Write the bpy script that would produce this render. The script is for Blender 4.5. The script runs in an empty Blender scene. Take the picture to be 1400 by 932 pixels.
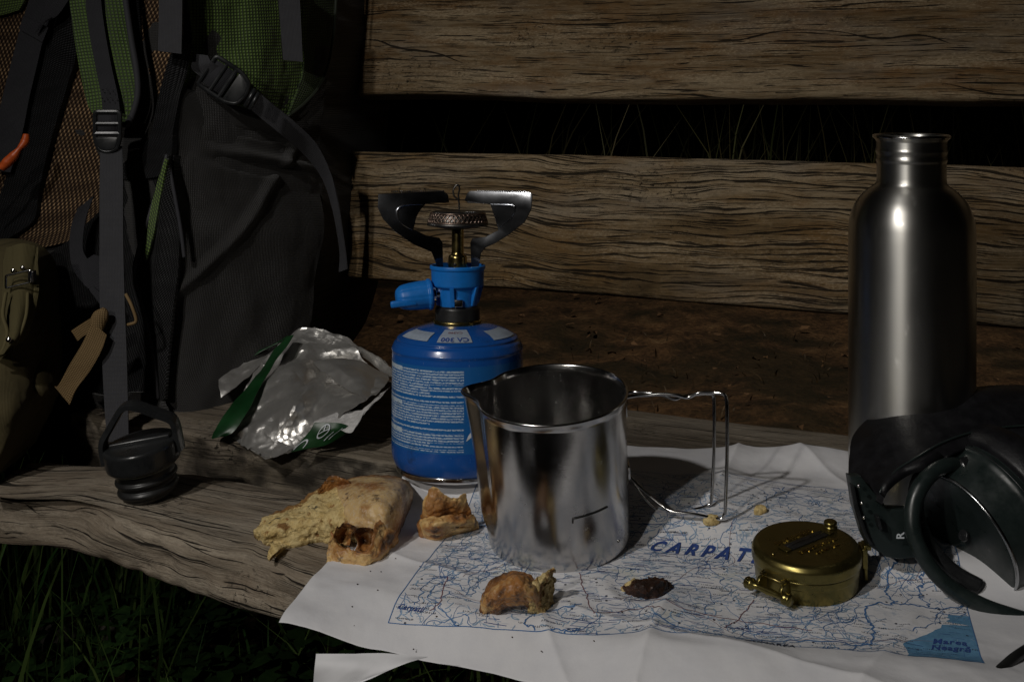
import bpy, bmesh, math, random
import numpy as np
from mathutils import Vector, Matrix
PI = math.pi
random.seed(7)
C = bpy.context.scene.collection
SC = bpy.context.scene

# ------------------------------------------------------------ camera, night sky, torch, exposure
EYE = 0.30                      # camera height above the bench seat (m)
F = 1600.0                      # focal length in photograph pixels
HY = 110.0                      # row of the horizon in the photograph
cam = bpy.data.cameras.new('camera'); cam_o = bpy.data.objects.new('camera', cam); C.objects.link(cam_o)
cam.sensor_width = 36; cam.lens = 36 * F / 1400
cam.shift_y = -(466 - HY) / 1400
cam.clip_start = 0.02; cam.clip_end = 400
cam_o.location = (0, 0, EYE); cam_o.rotation_euler = (PI / 2, 0, 0)
SC.camera = cam_o

world = bpy.data.worlds.new('World'); SC.world = world; world.use_nodes = True
wn = world.node_tree
sky = wn.nodes.new('ShaderNodeTexSky'); sky.sky_type = 'NISHITA'; sky.sun_disc = False
sky.sun_elevation = math.radians(-6); sky.sun_rotation = math.radians(213)
bg = wn.nodes['Background']; bg.inputs['Strength'].default_value = 0.015
wn.links.new(sky.outputs[0], bg.inputs[0])

TARGET = Vector((0.03, 0.86, 0.03))
def torch(name, az, el, dist, power, radius, cone, blend, col, target=TARGET):
    d = bpy.data.lights.new(name, 'SPOT'); o = bpy.data.objects.new(name, d); C.objects.link(o)
    a, e = math.radians(az), math.radians(el)
    o.location = target + dist * Vector((-math.sin(a) * math.cos(e), -math.cos(a) * math.cos(e), math.sin(e)))
    o.rotation_euler = (target - o.location).to_track_quat('-Z', 'Y').to_euler()
    d.energy = power; d.shadow_soft_size = radius; d.spot_size = math.radians(cone); d.spot_blend = blend; d.color = col
    return o
torch('hand_torch_light', 37, 40, 1.75, 34.0, 0.030, 50, 1.0, (1.0, 0.965, 0.92), Vector((-0.02, 0.86, 0.04)))
torch('second_pass_torch_light', 27, 24, 1.85, 19.0, 0.030, 54, 1.0, (1.0, 0.95, 0.87), Vector((0.0, 0.90, 0.07)))
torch('soil_torch_light', 20, 60, 3.0, 150.0, 0.03, 62, 1.0, (1.0, 0.88, 0.70), Vector((0.7, 3.2, -0.42)))

SC.view_settings.view_transform = 'Standard'; SC.view_settings.look = 'None'
SC.view_settings.exposure = 0.0; SC.view_settings.gamma = 1
SC.view_settings.use_curve_mapping = False
SC.render.engine = 'CYCLES'; SC.cycles.max_bounces = 8; SC.cycles.glossy_bounces = 5

# ------------------------------------------------------------ numpy noise
def _hash(i, j, k, seed):
    h = (i * 374761393 + j * 668265263 + k * 2147483647 + seed * 1274126177) & 0xffffffff
    h = ((h ^ (h >> 13)) * 1274126177) & 0xffffffff
    h = h ^ (h >> 16)
    return (h & 0xffffff) / float(0xffffff)
def vn(x, y, z=0.0, seed=0):
    x, y, z = np.broadcast_arrays(np.asarray(x, float), np.asarray(y, float), np.asarray(z, float))
    xi, yi, zi = np.floor(x), np.floor(y), np.floor(z)
    fx, fy, fz = x - xi, y - yi, z - zi
    fx = fx ** 3 * (fx * (fx * 6 - 15) + 10); fy = fy ** 3 * (fy * (fy * 6 - 15) + 10); fz = fz ** 3 * (fz * (fz * 6 - 15) + 10)
    xi = xi.astype(np.int64); yi = yi.astype(np.int64); zi = zi.astype(np.int64)
    r = 0
    for a in (0, 1):
        for b in (0, 1):
            for c in (0, 1):
                w = (fx if a else 1 - fx) * (fy if b else 1 - fy) * (fz if c else 1 - fz)
                r = r + w * _hash(xi + a, yi + b, zi + c, seed)
    return r * 2 - 1
def fbm(x, y, z=0.0, octv=4, seed=0, gain=0.5):
    r = 0; a = 1.0; s = 0.0; f = 1.0
    for o in range(octv):
        r = r + a * vn(np.asarray(x) * f, np.asarray(y) * f, np.asarray(z) * f, seed + o * 17); s += a; a *= gain; f *= 2.03
    return r / s
def sstep(a, b, x):
    t = np.clip((x - a) / (b - a), 0, 1); return t * t * (3 - 2 * t)

# ------------------------------------------------------------ placing: a pixel of the photograph at a known depth / on the seat
def W(px, py, Y):
    return np.array([(px - 700) / F * Y, Y, EYE - (py - HY) / F * Y])
BO = np.array([0.187, 0.996]); BU = np.array([0.9135, -0.4067]); BV = np.array([0.4067, 0.9135])   # bench: rear seat edge, along, backwards
SLOPE = math.tan(math.radians(4.0))
def DROOP(v):                    # where the paper hangs over the front edge of the seat
    d = np.minimum(0, v + .372); return -(d * d) / (.02 - d)
def seat_z(x, y):
    v = (np.asarray(x) - BO[0]) * BV[0] + (np.asarray(y) - BO[1]) * BV[1]
    return 0.012 * sstep(-0.25, -0.228, v) + SLOPE * np.minimum(0, v + 0.235) + .5 * DROOP(v)
def bench(u, v, z):
    p = BO + u * BU + v * BV; return np.array([p[0], p[1], z])
def P(px, py, dz=0.0):
    z = 0.0
    for i in range(40):
        Y = F * (EYE - z) / (py - HY); X = (px - 700) / F * Y
        z = 0.6 * z + 0.4 * (float(seat_z(X, Y)) + dz)
    return np.array([X, Y, z])

# ------------------------------------------------------------ mesh helpers
def make_mesh(name, verts, faces, mat, smooth=True, uv=None, attrs=None, sharp=None):
    me = bpy.data.meshes.new(name)
    verts = np.asarray(verts, float)
    if isinstance(faces, np.ndarray):
        nf, k = faces.shape
        me.vertices.add(len(verts)); me.vertices.foreach_set('co', verts.ravel())
        me.loops.add(nf * k); me.loops.foreach_set('vertex_index', faces.ravel().astype(np.int32))
        me.polygons.add(nf); me.polygons.foreach_set('loop_start', np.arange(0, nf * k, k, dtype=np.int32))
        try: me.polygons.foreach_set('loop_total', np.full(nf, k, dtype=np.int32))
        except Exception: pass
        me.update(calc_edges=True)
    else:
        me.from_pydata([tuple(v) for v in verts], [], faces)
    if uv is not None:
        l = me.uv_layers.new(name='UVMap')
        idx = np.empty(len(me.loops), dtype=np.int32); me.loops.foreach_get('vertex_index', idx)
        l.data.foreach_set('uv', np.asarray(uv, float)[idx].ravel())
    if attrs:
        for k_, a in attrs.items():
            at = me.attributes.new(k_, 'FLOAT', 'POINT'); at.data.foreach_set('value', np.asarray(a, float).ravel())
    if smooth:
        me.polygons.foreach_set('use_smooth', np.ones(len(me.polygons), dtype=bool))
    if sharp:
        me.update()
        try: me.set_sharp_from_angle(angle=math.radians(sharp))
        except Exception: pass
    me.validate()
    if mat: me.materials.append(mat)
    return me
def tag(o, label=None, cat=None, group=None, kind=None):
    if label: o['label'] = label
    if cat: o['category'] = cat
    if group: o['group'] = group
    if kind: o['kind'] = kind
    return o
def obj(name, me, parent=None, loc=None, mw=None):
    o = bpy.data.objects.new(name, me); C.objects.link(o)
    if parent is not None: o.parent = parent
    if loc is not None: o.location = loc
    return o
def thing(name, label, cat, loc=(0, 0, 0), rot=None, group=None):
    o = bpy.data.objects.new(name, None); C.objects.link(o); o.empty_display_size = 0.02
    o.location = tuple(loc)
    if rot is not None: o.rotation_euler = rot if not isinstance(rot, Matrix) else rot.to_euler()
    return tag(o, label, cat, group)
def part(parent, name, verts, faces, mat, world=True, **kw):
    """mesh part; verts in world space (parent not rotated) or already local"""
    verts = np.asarray(verts, float)
    if world:
        p = parent
        off = np.array(p.location)
        while p.parent is not None: p = p.parent; off = off + np.array(p.location)
        verts = verts - off
    return obj(name, make_mesh(name, verts, faces, mat, **kw), parent)

def grid_faces(n, m, wrap_m=False, flip=False):
    i = np.arange(n - 1)[:, None]; j = np.arange(m if wrap_m else m - 1)[None, :]
    j2 = (j + 1) % m
    a = i * m + j; b = i * m + j2; c = (i + 1) * m + j2; d = (i + 1) * m + j
    f = np.stack([a + 0 * b, b + 0 * a, c + 0 * a, d + 0 * b], -1).reshape(-1, 4)
    return f[:, ::-1].copy() if flip else f
def crom(pts, n):
    """catmull-rom through pts (k,...) resampled to n"""
    pts = np.asarray(pts, float); k = len(pts)
    if k == 2:
        t = np.linspace(0, 1, n).reshape((-1,) + (1,) * (pts.ndim - 1)); return pts[0] * (1 - t) + pts[1] * t
    ext = np.concatenate([[2 * pts[0] - pts[1]], pts, [2 * pts[-1] - pts[-2]]])
    t = np.linspace(0, k - 1 - 1e-9, n); i = t.astype(int); f = (t - i).reshape((-1,) + (1,) * (pts.ndim - 1))
    p0, p1, p2, p3 = ext[i], ext[i + 1], ext[i + 2], ext[i + 3]
    return 0.5 * ((2 * p1) + (-p0 + p2) * f + (2 * p0 - 5 * p1 + 4 * p2 - p3) * f ** 2 + (-p0 + 3 * p1 - 3 * p2 + p3) * f ** 3)
def grid_normals(G):
    du = np.gradient(G, axis=0); dv = np.gradient(G, axis=1)
    n = np.cross(du, dv); l = np.linalg.norm(n, axis=-1, keepdims=True); n = n / np.maximum(l, 1e-12)
    return n
def solid_grid(G, thick=None, back=None, disp=None):
    """closed solid from a grid surface whose normals are turned to the camera; returns verts, faces, uv"""
    n, m, _ = G.shape
    nr = grid_normals(G)
    c = G[n // 2, m // 2]; flip = False
    if np.dot(nr[n // 2, m // 2], np.array([0, 0, EYE]) - c) < 0: nr = -nr; flip = True
    su = np.concatenate([[0], np.cumsum(np.linalg.norm(np.diff(G[:, m // 2], axis=0), axis=-1))])
    w = np.concatenate([np.zeros((n, 1)), np.cumsum(np.linalg.norm(np.diff(G, axis=1), axis=-1), axis=1)], axis=1)
    w = w - w[:, m // 2: m // 2 + 1]
    UV = np.stack([w, np.repeat(su[:, None], m, 1)], -1)
    if disp is not None: G = G + nr * disp(UV[..., 0], UV[..., 1])[..., None]
    B = G - nr * thick if back is None else G + np.asarray(back)
    V = np.concatenate([G.reshape(-1, 3), B.reshape(-1, 3)]); N = n * m
    f1 = grid_faces(n, m, flip=flip); f2 = grid_faces(n, m, flip=not flip) + N
    ring = list(range(m)) + [i * m + m - 1 for i in range(1, n)] + [(n - 1) * m + j for j in range(m - 2, -1, -1)] + [i * m for i in range(n - 2, 0, -1)]
    ring = np.array(ring); r2 = np.roll(ring, -1)
    f3 = np.stack([ring, ring + N, r2 + N, r2], -1)
    if flip: f3 = f3[:, ::-1]
    uv = np.concatenate([UV.reshape(-1, 2)] * 2)
    return V, np.concatenate([f1, f2, f3]), uv
def cgrid(rows, n, m):
    """rows of control points (px,py,Y) -> smooth world grid n x m"""
    R = []
    for r in rows:
        R.append(crom([W(*p) for p in r], m))
    return crom(np.array(R), n)
def patch(parent, name, rows, mat, n=40, m=24, thick=0.002, back=None, disp=None, attrs=None, sharp=55, afn=None, jit=None):
    G = cgrid(rows, n, m)
    if jit:
        for (amp, f, sd) in jit:
            q = G * f; G = G + amp * np.stack([fbm(q[..., 0], q[..., 1], q[..., 2], 3, sd + k) for k in range(3)], -1)
    if afn:
        A, B = np.meshgrid(np.linspace(0, 1, n), np.linspace(0, 1, m), indexing='ij'); attrs = {k: np.tile(np.asarray(v, float).ravel(), 2) for k, v in afn(A, B).items()}
    V, Fc, uv = solid_grid(G, thick, back, disp)
    return part(parent, name, V, Fc, mat, uv=uv, attrs=attrs, sharp=sharp)

def lathe(profile, seg=64, rfun=None):
    """profile list of (r,z); closed at r=0 ends if given; returns local verts/faces/uv"""
    pr = np.asarray(profile, float); n = len(pr)
    th = np.linspace(0, 2 * PI, seg, endpoint=False) - PI / 2
    r = pr[:, 0][:, None] * np.ones(seg)[None]; z = pr[:, 1][:, None] * np.ones(seg)[None]
    if rfun: r = rfun(r, z, th[None])
    V = np.stack([r * np.cos(th), r * np.sin(th), z], -1)
    return V.reshape(-1, 3), grid_faces(n, seg, wrap_m=True)
def rounded(pts, rad, k=5):
    """round the corners of an open 2-D polyline; rad scalar or list"""
    pts = [np.array(p, float) for p in pts]; out = [pts[0]]
    for i in range(1, len(pts) - 1):
        r = rad[i] if hasattr(rad, '__len__') else rad
        a, b, c = pts[i - 1], pts[i], pts[i + 1]
        d1 = np.linalg.norm(a - b); d2 = np.linalg.norm(c - b); rr = min(r, d1 * .45, d2 * .45)
        if rr < 1e-6: out.append(b); continue
        p = b + (a - b) / d1 * rr; q = b + (c - b) / d2 * rr
        for t in np.linspace(0, 1, k + 1): out.append((1 - t) ** 2 * p + 2 * t * (1 - t) * b + t * t * q)
    out.append(pts[-1]); return out
def tube(path, rad, seg=10, n=None, closed=False, flat=None):
    """swept tube, rad scalar or list; flat=(nx,ny,nz,scale) squashes along a direction"""
    pts = crom(path, n) if n else np.asarray(path, float)
    k = len(pts); r = np.ones(k) * rad if not hasattr(rad, '__len__') else np.interp(np.linspace(0, 1, k), np.linspace(0, 1, len(rad)), rad)
    T = np.gradient(pts, axis=0)
    if closed: T = np.roll(pts, -1, 0) - np.roll(pts, 1, 0)
    T /= np.maximum(np.linalg.norm(T, axis=1, keepdims=True), 1e-12)
    up = np.array([0, 0, 1.0]) if abs(T[0][2]) < .9 else np.array([0, 1.0, 0])
    nrm = np.cross(T[0], up); nrm /= np.linalg.norm(nrm); V = []
    a = np.linspace(0, 2 * PI, seg, endpoint=False)
    for i in range(k):
        nrm = nrm - T[i] * np.dot(nrm, T[i]); nrm /= np.linalg.norm(nrm); b = np.cross(T[i], nrm)
        ring = pts[i] + r[i] * (np.cos(a)[:, None] * nrm + np.sin(a)[:, None] * b); V.append(ring)
    V = np.array(V).reshape(-1, 3)
    f = grid_faces(k, seg, wrap_m=True)
    fl = [tuple(q) for q in f]
    if closed:
        for j in range(seg): fl.append(((k - 1) * seg + j, (k - 1) * seg + (j + 1) % seg, (j + 1) % seg, j))
    else:
        fl.append(tuple(range(seg))[::-1]); fl.append(tuple((k - 1) * seg + j for j in range(seg)))
    return V, fl
def merge(*ms):
    V = []; Fc = []; o = 0
    for v, f in ms:
        v = np.asarray(v, float); V.append(v)
        for q in f: Fc.append(tuple(int(i) + o for i in q))
        o += len(v)
    return np.concatenate(V), Fc
def box(cx, cy, cz, sx, sy, sz, bev=0.0, R=None):
    bm = bmesh.new(); bmesh.ops.create_cube(bm, size=1)
    for v in bm.verts: v.co = Vector((v.co.x * sx, v.co.y * sy, v.co.z * sz))
    if bev: bmesh.ops.bevel(bm, geom=bm.edges[:], offset=bev, segments=2, affect='EDGES', profile=.6)
    bm.verts.index_update()
    V = np.array([tuple(v.co) for v in bm.verts]); Fc = [tuple(v.index for v in f.verts) for f in bm.faces]; bm.free()
    if R is not None: V = V @ np.asarray(R).T
    return V + np.array([cx, cy, cz]), Fc
def plate(outline, thick, bev=0.0):
    """polygon in local xz plane extruded along y, centred, bevelled"""
    bm = bmesh.new(); vs = [bm.verts.new((p[0], -thick / 2, p[1])) for p in outline]
    f = bm.faces.new(vs); r = bmesh.ops.extrude_face_region(bm, geom=[f])
    for g in r['geom']:
        if isinstance(g, bmesh.types.BMVert): g.co.y += thick
    bmesh.ops.recalc_face_normals(bm, faces=bm.faces[:])
    if bev:
        es = [e for e in bm.edges if len(e.link_faces) == 2 and e.calc_face_angle(0) > .7 and abs((e.verts[0].co - e.verts[1].co).y) < 1e-6]
        bmesh.ops.bevel(bm, geom=es, offset=bev, segments=2, affect='EDGES', profile=.6)
    bmesh.ops.triangulate(bm, faces=[f for f in bm.faces if len(f.verts) > 4])
    bm.verts.index_update()
    V = np.array([tuple(v.co) for v in bm.verts]); Fc = [tuple(v.index for v in f.verts) for f in bm.faces]; bm.free()
    return V, Fc
def text_geo(s, size, depth=0.0, bold=0.0, align='LEFT', spacing=1.0):
    cu = bpy.data.curves.new('t', 'FONT'); cu.body = s; cu.size = size; cu.extrude = depth; cu.offset = bold; cu.align_x = align
    cu.space_character = spacing; cu.resolution_u = 2
    o = bpy.data.objects.new('t', cu); C.objects.link(o)
    dg = bpy.context.evaluated_depsgraph_get(); me = bpy.data.meshes.new_from_object(o.evaluated_get(dg))
    V = np.array([tuple(v.co) for v in me.vertices]); Fc = [tuple(p.vertices) for p in me.polygons]
    bpy.data.objects.remove(o); bpy.data.curves.remove(cu); bpy.data.meshes.remove(me)
    return V, Fc

# ------------------------------------------------------------ node helper
class NT:
    def __init__(s, name):
        s.mat = bpy.data.materials.new(name); s.mat.use_nodes = True; s.nt = s.mat.node_tree
        s.b = s.nt.nodes['Principled BSDF']
    def put(s, inp, v):
        if v is None: return
        if hasattr(v, 'is_output'): s.nt.links.new(v, inp)
        else:
            if hasattr(inp.default_value, '__len__') and hasattr(v, '__len__') and len(v) == 3 and len(inp.default_value) == 4: v = (*v, 1)
            inp.default_value = v
    def n(s, t, **kw):
        return s.nt.nodes.new(t)
    def m(s, op, a, b=None, c=None, clamp=False):
        n = s.n('ShaderNodeMath'); n.operation = op; n.use_clamp = clamp
        for i, v in enumerate((a, b, c)):
            if v is not None: s.put(n.inputs[i], v)
        return n.outputs[0]
    def uv(s): return s.n('ShaderNodeTexCoord').outputs['UV']
    def objc(s): return s.n('ShaderNodeTexCoord').outputs['Object']
    def map(s, v, scale=(1, 1, 1), loc=(0, 0, 0), rot=(0, 0, 0)):
        n = s.n('ShaderNodeMapping'); s.put(n.inputs[0], v); n.inputs['Scale'].default_value = scale; n.inputs['Location'].default_value = loc
        n.inputs['Rotation'].default_value = rot; return n.outputs[0]
    def sep(s, v):
        n = s.n('ShaderNodeSeparateXYZ'); s.put(n.inputs[0], v); return n.outputs
    def noise(s, v, scale=1, detail=4, rough=.55, dist=0):
        n = s.n('ShaderNodeTexNoise'); s.put(n.inputs['Vector'], v); n.inputs['Scale'].default_value = scale
        n.inputs['Detail'].default_value = detail; n.inputs['Roughness'].default_value = rough; n.inputs['Distortion'].default_value = dist
        return n.outputs[0]
    def vor(s, v, scale=1, feature='F1', out='Distance', rnd=1.0):
        n = s.n('ShaderNodeTexVoronoi'); n.feature = feature; s.put(n.inputs['Vector'], v); n.inputs['Scale'].default_value = scale
        n.inputs['Randomness'].default_value = rnd; return n.outputs[out]
    def ramp(s, f, stops):
        n = s.n('ShaderNodeValToRGB'); s.put(n.inputs[0], f); e = n.color_ramp.elements
        while len(e) < len(stops): e.new(.5)
        for i, (p, c) in enumerate(stops):
            e[i].position = p; e[i].color = (*c, 1) if hasattr(c, '__len__') else (c, c, c, 1)
        return n.outputs[0]
    def mix(s, f, a, b):
        n = s.n('ShaderNodeMix'); n.data_type = 'RGBA'; s.put(n.inputs[0], f); s.put(n.inputs[6], a); s.put(n.inputs[7], b); return n.outputs[2]
    def attr(s, name):
        n = s.n('ShaderNodeAttribute'); n.attribute_name = name; return n.outputs['Fac']
    def rng(s, v, a, b, c=0.0, d=1.0):
        n = s.n('ShaderNodeMapRange'); s.put(n.inputs[0], v)
        for i, x in enumerate((a, b, c, d)): n.inputs[i + 1].default_value = x
        return n.outputs[0]
    def bump(s, h, strength=.5, dist=.001):
        n = s.n('ShaderNodeBump'); s.put(n.inputs['Height'], h); n.inputs['Strength'].default_value = strength; n.inputs['Distance'].default_value = dist
        s.nt.links.new(n.outputs[0], s.b.inputs['Normal']); return n
    def out(s, col=None, rough=None, metal=None, spec=None, **kw):
        s.put(s.b.inputs['Base Color'], col); s.put(s.b.inputs['Roughness'], rough); s.put(s.b.inputs['Metallic'], metal)
        s.put(s.b.inputs['Specular IOR Level'], spec)
        for k, v in kw.items(): s.put(s.b.inputs[k.replace('_', ' ')], v)
        return s.mat

# ------------------------------------------------------------ materials
def mat_wood(name, dark, mid, light, stain, fine=1.0, weather=0.5, bumpd=.0012, cracks=(), wave=.012):
    t = NT(name); uv0 = t.uv(); ux, uy, _ = t.sep(uv0)
    w1 = t.noise(t.map(uv0, (3.4, 6, 1), (2, 5, 0)), 1, 2, .5); w2 = t.noise(t.map(uv0, (16, 34, 1), (7, 1, 0)), 1, 2, .5)
    uyw = t.m('ADD', uy, t.m('ADD', t.m('MULTIPLY', t.m('SUBTRACT', w1, .5), wave * 4), t.m('MULTIPLY', t.m('SUBTRACT', w2, .5), wave * .5)))
    cx = t.n('ShaderNodeCombineXYZ'); t.put(cx.inputs[0], ux); t.put(cx.inputs[1], uyw); uv = cx.outputs[0]
    ck = None
    _, yw, _z = t.sep(uv)
    for i, (N, wd, lo, fm) in enumerate(cracks):       # split lines: N per metre across, width in metres, mask level, mask frequency along
        f = t.m('ADD', t.m('MULTIPLY', yw, N), t.m('MULTIPLY', t.noise(t.map(uv, (4 + i * 4, N * .30, 1), (i * 3.3, i * 1.7, 0)), 1, 2, .5), 3.2))
        fr = t.m('FRACT', f); ds = t.m('DIVIDE', t.m('MINIMUM', fr, t.m('SUBTRACT', 1.0, fr)), N)
        mk = t.rng(t.noise(t.map(uv, (fm, N * .55, 1), (i * 5 + 2, 3, 0)), 1, 2, .5), lo, lo + .10)
        jt = t.m('MULTIPLY', t.rng(t.noise(t.map(uv, (70, 160, 1), (i, 0, 0)), 1, 2, .6), .3, .7, wd * .45, wd * 1.5), t.m('ADD', .15, mk))
        c_ = t.m('MULTIPLY', t.m('SUBTRACT', 1.0, t.m('DIVIDE', ds, jt), clamp=True), t.rng(mk, 0, .3))
        ck = c_ if ck is None else t.m('MAXIMUM', ck, c_)
    g1 = t.noise(t.map(uv, (14, 420 * fine, 1)), 1, 5, .65)
    g2 = t.noise(t.map(uv, (60, 1500 * fine, 1)), 1, 3, .6)
    g3 = t.noise(t.map(uv, (5, 60, 1)), 1, 5, .6, .4)
    blot = t.noise(t.map(uv, (9, 22, 1), (3, 1, 0)), 1, 6, .7)
    spk = t.noise(t.map(uv, (260, 700, 1)), 1, 3, .7)
    tone = t.attr('tone')
    f = t.m('ADD', t.m('MULTIPLY', g1, .40), t.m('ADD', t.m('MULTIPLY', g3, .38), t.m('MULTIPLY', g2, .22)))
    f = t.m('ADD', f, t.m('MULTIPLY', tone, .16))
    col = t.ramp(f, [(.30, dark), (.46, mid), (.62, light)])
    col = t.mix(t.rng(blot, .48, .66, 0, .75), col, stain)
    sp3 = t.noise(t.map(uv, (45, 190, 1), (5, 4, 0)), 1, 5, .8); col = t.mix(t.rng(sp3, .50, .68, 0, .55), col, tuple(c * .45 for c in dark))
    sp4 = t.noise(t.map(uv, (30, 75, 1), (15, 4, 0)), 1, 6, .75); col = t.mix(t.rng(sp4, .56, .70, 0, .5 * weather), col, tuple(min(.6, c * 1.25) for c in light))
    wp = t.noise(t.map(uv0, (5, 16, 1), (21, 3, 0)), 1, 5, .65); col = t.mix(t.rng(wp, .52, .66, 0, .50 * weather + .08), col, t.mix(f, tuple(c * 1.1 for c in dark), (.33, .315, .285)))
    # pale weathered fibres
    wf = t.m('MULTIPLY', t.rng(t.m('ADD', t.m('MULTIPLY', spk, .5), t.m('MULTIPLY', g3, .5)), .52, .66), weather)
    col = t.mix(wf, col, tuple(min(.6, c * 1.5 + .03) for c in light))
    # dirt and algae specks
    sp2 = t.noise(t.map(uv, (170, 240, 1), (9, 4, 0)), 1, 4, .75); m2 = t.noise(t.map(uv, (7, 14, 1), (1, 7, 0)), 1, 3, .6)
    col = t.mix(t.m('MULTIPLY', t.rng(sp2, .55, .63), t.rng(m2, .52, .64)), col, tuple(c * .18 for c in dark))
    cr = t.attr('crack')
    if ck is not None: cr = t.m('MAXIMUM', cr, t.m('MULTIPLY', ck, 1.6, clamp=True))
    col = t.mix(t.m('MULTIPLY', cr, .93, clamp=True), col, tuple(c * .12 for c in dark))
    h = t.m('ADD', t.m('MULTIPLY', g1, .6), t.m('ADD', t.m('MULTIPLY', g2, .35), t.m('MULTIPLY', spk, .35)))
    h = t.m('SUBTRACT', h, t.m('MULTIPLY', cr, .9))
    t.bump(h, 1.0, bumpd * 1.7)
    return t.out(col, .88, 0, .25)
M = {}
M['seat'] = mat_wood('seat_wood', (.10, .080, .058), (.215, .175, .130), (.34, .29, .225), (.17, .125, .085), 1.0, .35, cracks=((46, .0011, .50, 3.0), (120, .0008, .53, 6), (330, .0005, .54, 14)), wave=.010)
M['seat2'] = mat_wood('rear_seat_wood', (.09, .073, .052), (.20, .165, .125), (.31, .265, .205), (.15, .12, .08), 1.1, .3, cracks=((60, .0009, .52, 3), (260, .0005, .54, 9)), wave=.005)
M['back_low'] = mat_wood('backrest_wood_low', (.066, .043, .019), (.150, .098, .045), (.28, .215, .135), (.155, .085, .027), 1.0, .55, cracks=((95, .00085, .45, 5), (210, .0006, .50, 8), (480, .0004, .51, 14)), wave=.014)
M['back_top'] = mat_wood('backrest_wood_top', (.046, .030, .014), (.122, .076, .034), (.245, .187, .115), (.145, .070, .020), .8, .7, cracks=((26, .0011, .54, 2.5), (190, .0007, .55, 8), (520, .0004, .54, 20)), wave=.004)

def mat_simple(name, col, rough=.5, metal=0, spec=.5, nscale=300, namp=.15, bump=.0, bdist=.0003, rv=.12, **kw):
    t = NT(name); o = t.objc(); ns = t.noise(o, nscale, 4, .6); ns2 = t.noise(o, nscale * .13, 3, .6)
    f = t.m('ADD', t.m('MULTIPLY', ns, .5), t.m('MULTIPLY', ns2, .5))
    c = t.mix(t.rng(f, .35, .65), tuple(x * (1 - namp) for x in col), tuple(min(1, x * (1 + namp)) for x in col))
    r = t.rng(ns2, .3, .7, max(.02, rough - rv), min(1, rough + rv))
    if bump: t.bump(ns, bump, bdist)
    return t.out(c, r, metal, spec, **kw)
def mat_webbing(name, col, hi, pitch=.0013, rough=.75):
    t = NT(name); x, y, _ = t.sep(t.uv())
    a = t.m('SINE', t.m('MULTIPLY', x, 2 * PI / pitch)); b = t.m('SINE', t.m('MULTIPLY', y, 2 * PI / (pitch * .8)))
    g = t.m('MULTIPLY', t.m('ADD', a, 1), t.m('ADD', b, 1)); g = t.m('MULTIPLY', g, .25)
    ns = t.noise(t.map(t.uv(), (60, 60, 60)), 1, 4, .6)
    c = t.mix(t.m('MULTIPLY', g, t.rng(ns, .3, .7, .5, 1)), col, hi)
    t.bump(g, .9, .0006)
    return t.out(c, rough, 0, .3)
def mat_ripstop(name, col, dark, pitch=.0031, lw=.62, rough=.6):
    t = NT(name); uv = t.uv(); ns = t.noise(t.map(uv, (25, 25, 25)), 1, 3, .5)
    x, y, _ = t.sep(t.map(uv, (1, 1, 1), (0, 0, 0), (0, 0, .04)))
    a = t.m('COSINE', t.m('MULTIPLY', x, 2 * PI / pitch)); b = t.m('COSINE', t.m('MULTIPLY', y, 2 * PI / pitch))
    g = t.m('MAXIMUM', a, b); l = t.rng(g, lw - .3, lw + .25)
    c = t.mix(l, col, dark); c = t.mix(t.rng(ns, .35, .7, 0, .3), c, dark)
    t.bump(t.m('MULTIPLY', g, -1), .6, .0006)
    return t.out(c, rough, 0, .35, Sheen_Weight=.2)
def mat_mesh(name, dot, hole, px=.0046, py=.0034, shear=.25, rough=.6, lo=-.1, hi=.75):
    t = NT(name); uv = t.uv(); x, y, _ = t.sep(uv)
    nz = t.noise(t.map(uv, (40, 40, 40)), 1, 3, .6)
    xs = t.m('ADD', x, t.m('MULTIPLY', y, shear)); xs = t.m('ADD', xs, t.m('MULTIPLY', nz, .0012))
    a = t.m('COSINE', t.m('MULTIPLY', xs, 2 * PI / px)); b = t.m('COSINE', t.m('MULTIPLY', y, 2 * PI / (py * 2)))
    g = t.m('MULTIPLY', a, b)
    row = t.noise(t.map(uv, (8, 70, 1)), 1, 3, .6)
    c = t.mix(t.m('MULTIPLY', t.rng(g, lo, hi), t.rng(row, .36, .62, .35, 1.0)), hole, dot)
    t.bump(g, 1.0, .0022)
    return t.out(c, rough, 0, .4)
M['brownmesh'] = mat_mesh('brown_spacer_mesh', (.56, .36, .19), (.035, .018, .010))
M['blackmesh'] = mat_mesh('black_padded_mesh', (.050, .050, .055), (.008, .008, .009), .0030, .0024, .6)
M['finemesh'] = mat_mesh('fine_pocket_mesh', (.085, .085, .088), (.012, .012, .013), .0023, .0018, .3)
M['webbing'] = mat_webbing('black_webbing', (.022, .022, .026), (.075, .075, .085))
M['webbing_hi'] = mat_webbing('grey_webbing', (.04, .04, .045), (.12, .12, .13))
M['tan'] = mat_webbing('tan_webbing', (.12, .075, .03), (.42, .29, .14), .0018)
M['green'] = mat_ripstop('green_ripstop', (.115, .195, .028), (.012, .02, .006))
M['green_mid'] = mat_ripstop('green_strap_fabric', (.085, .15, .025), (.012, .02, .006))
M['green_dk'] = mat_ripstop('dark_green_ripstop', (.055, .095, .02), (.010, .016, .006), .0027)
M['nylon'] = mat_ripstop('black_nylon', (.020, .0185, .018), (.012, .011, .010), .0016, .5, .55)
M['plastic'] = mat_simple('black_plastic', (.016, .017, .018), .32, 0, .5, 500, .2, .15, .0002)
M['plastic_grn'] = mat_simple('dark_green_black_plastic', (.014, .021, .020), .36, 0, .5, 900, .15, .2, .0001)
M['orange'] = mat_simple('orange_plastic', (.55, .09, .015), .45, 0, .5, 400, .25, .2)
M['rubber'] = mat_simple('black_rubber', (.012, .012, .012), .42, 0, .5, 500, .2, .1)
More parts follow.
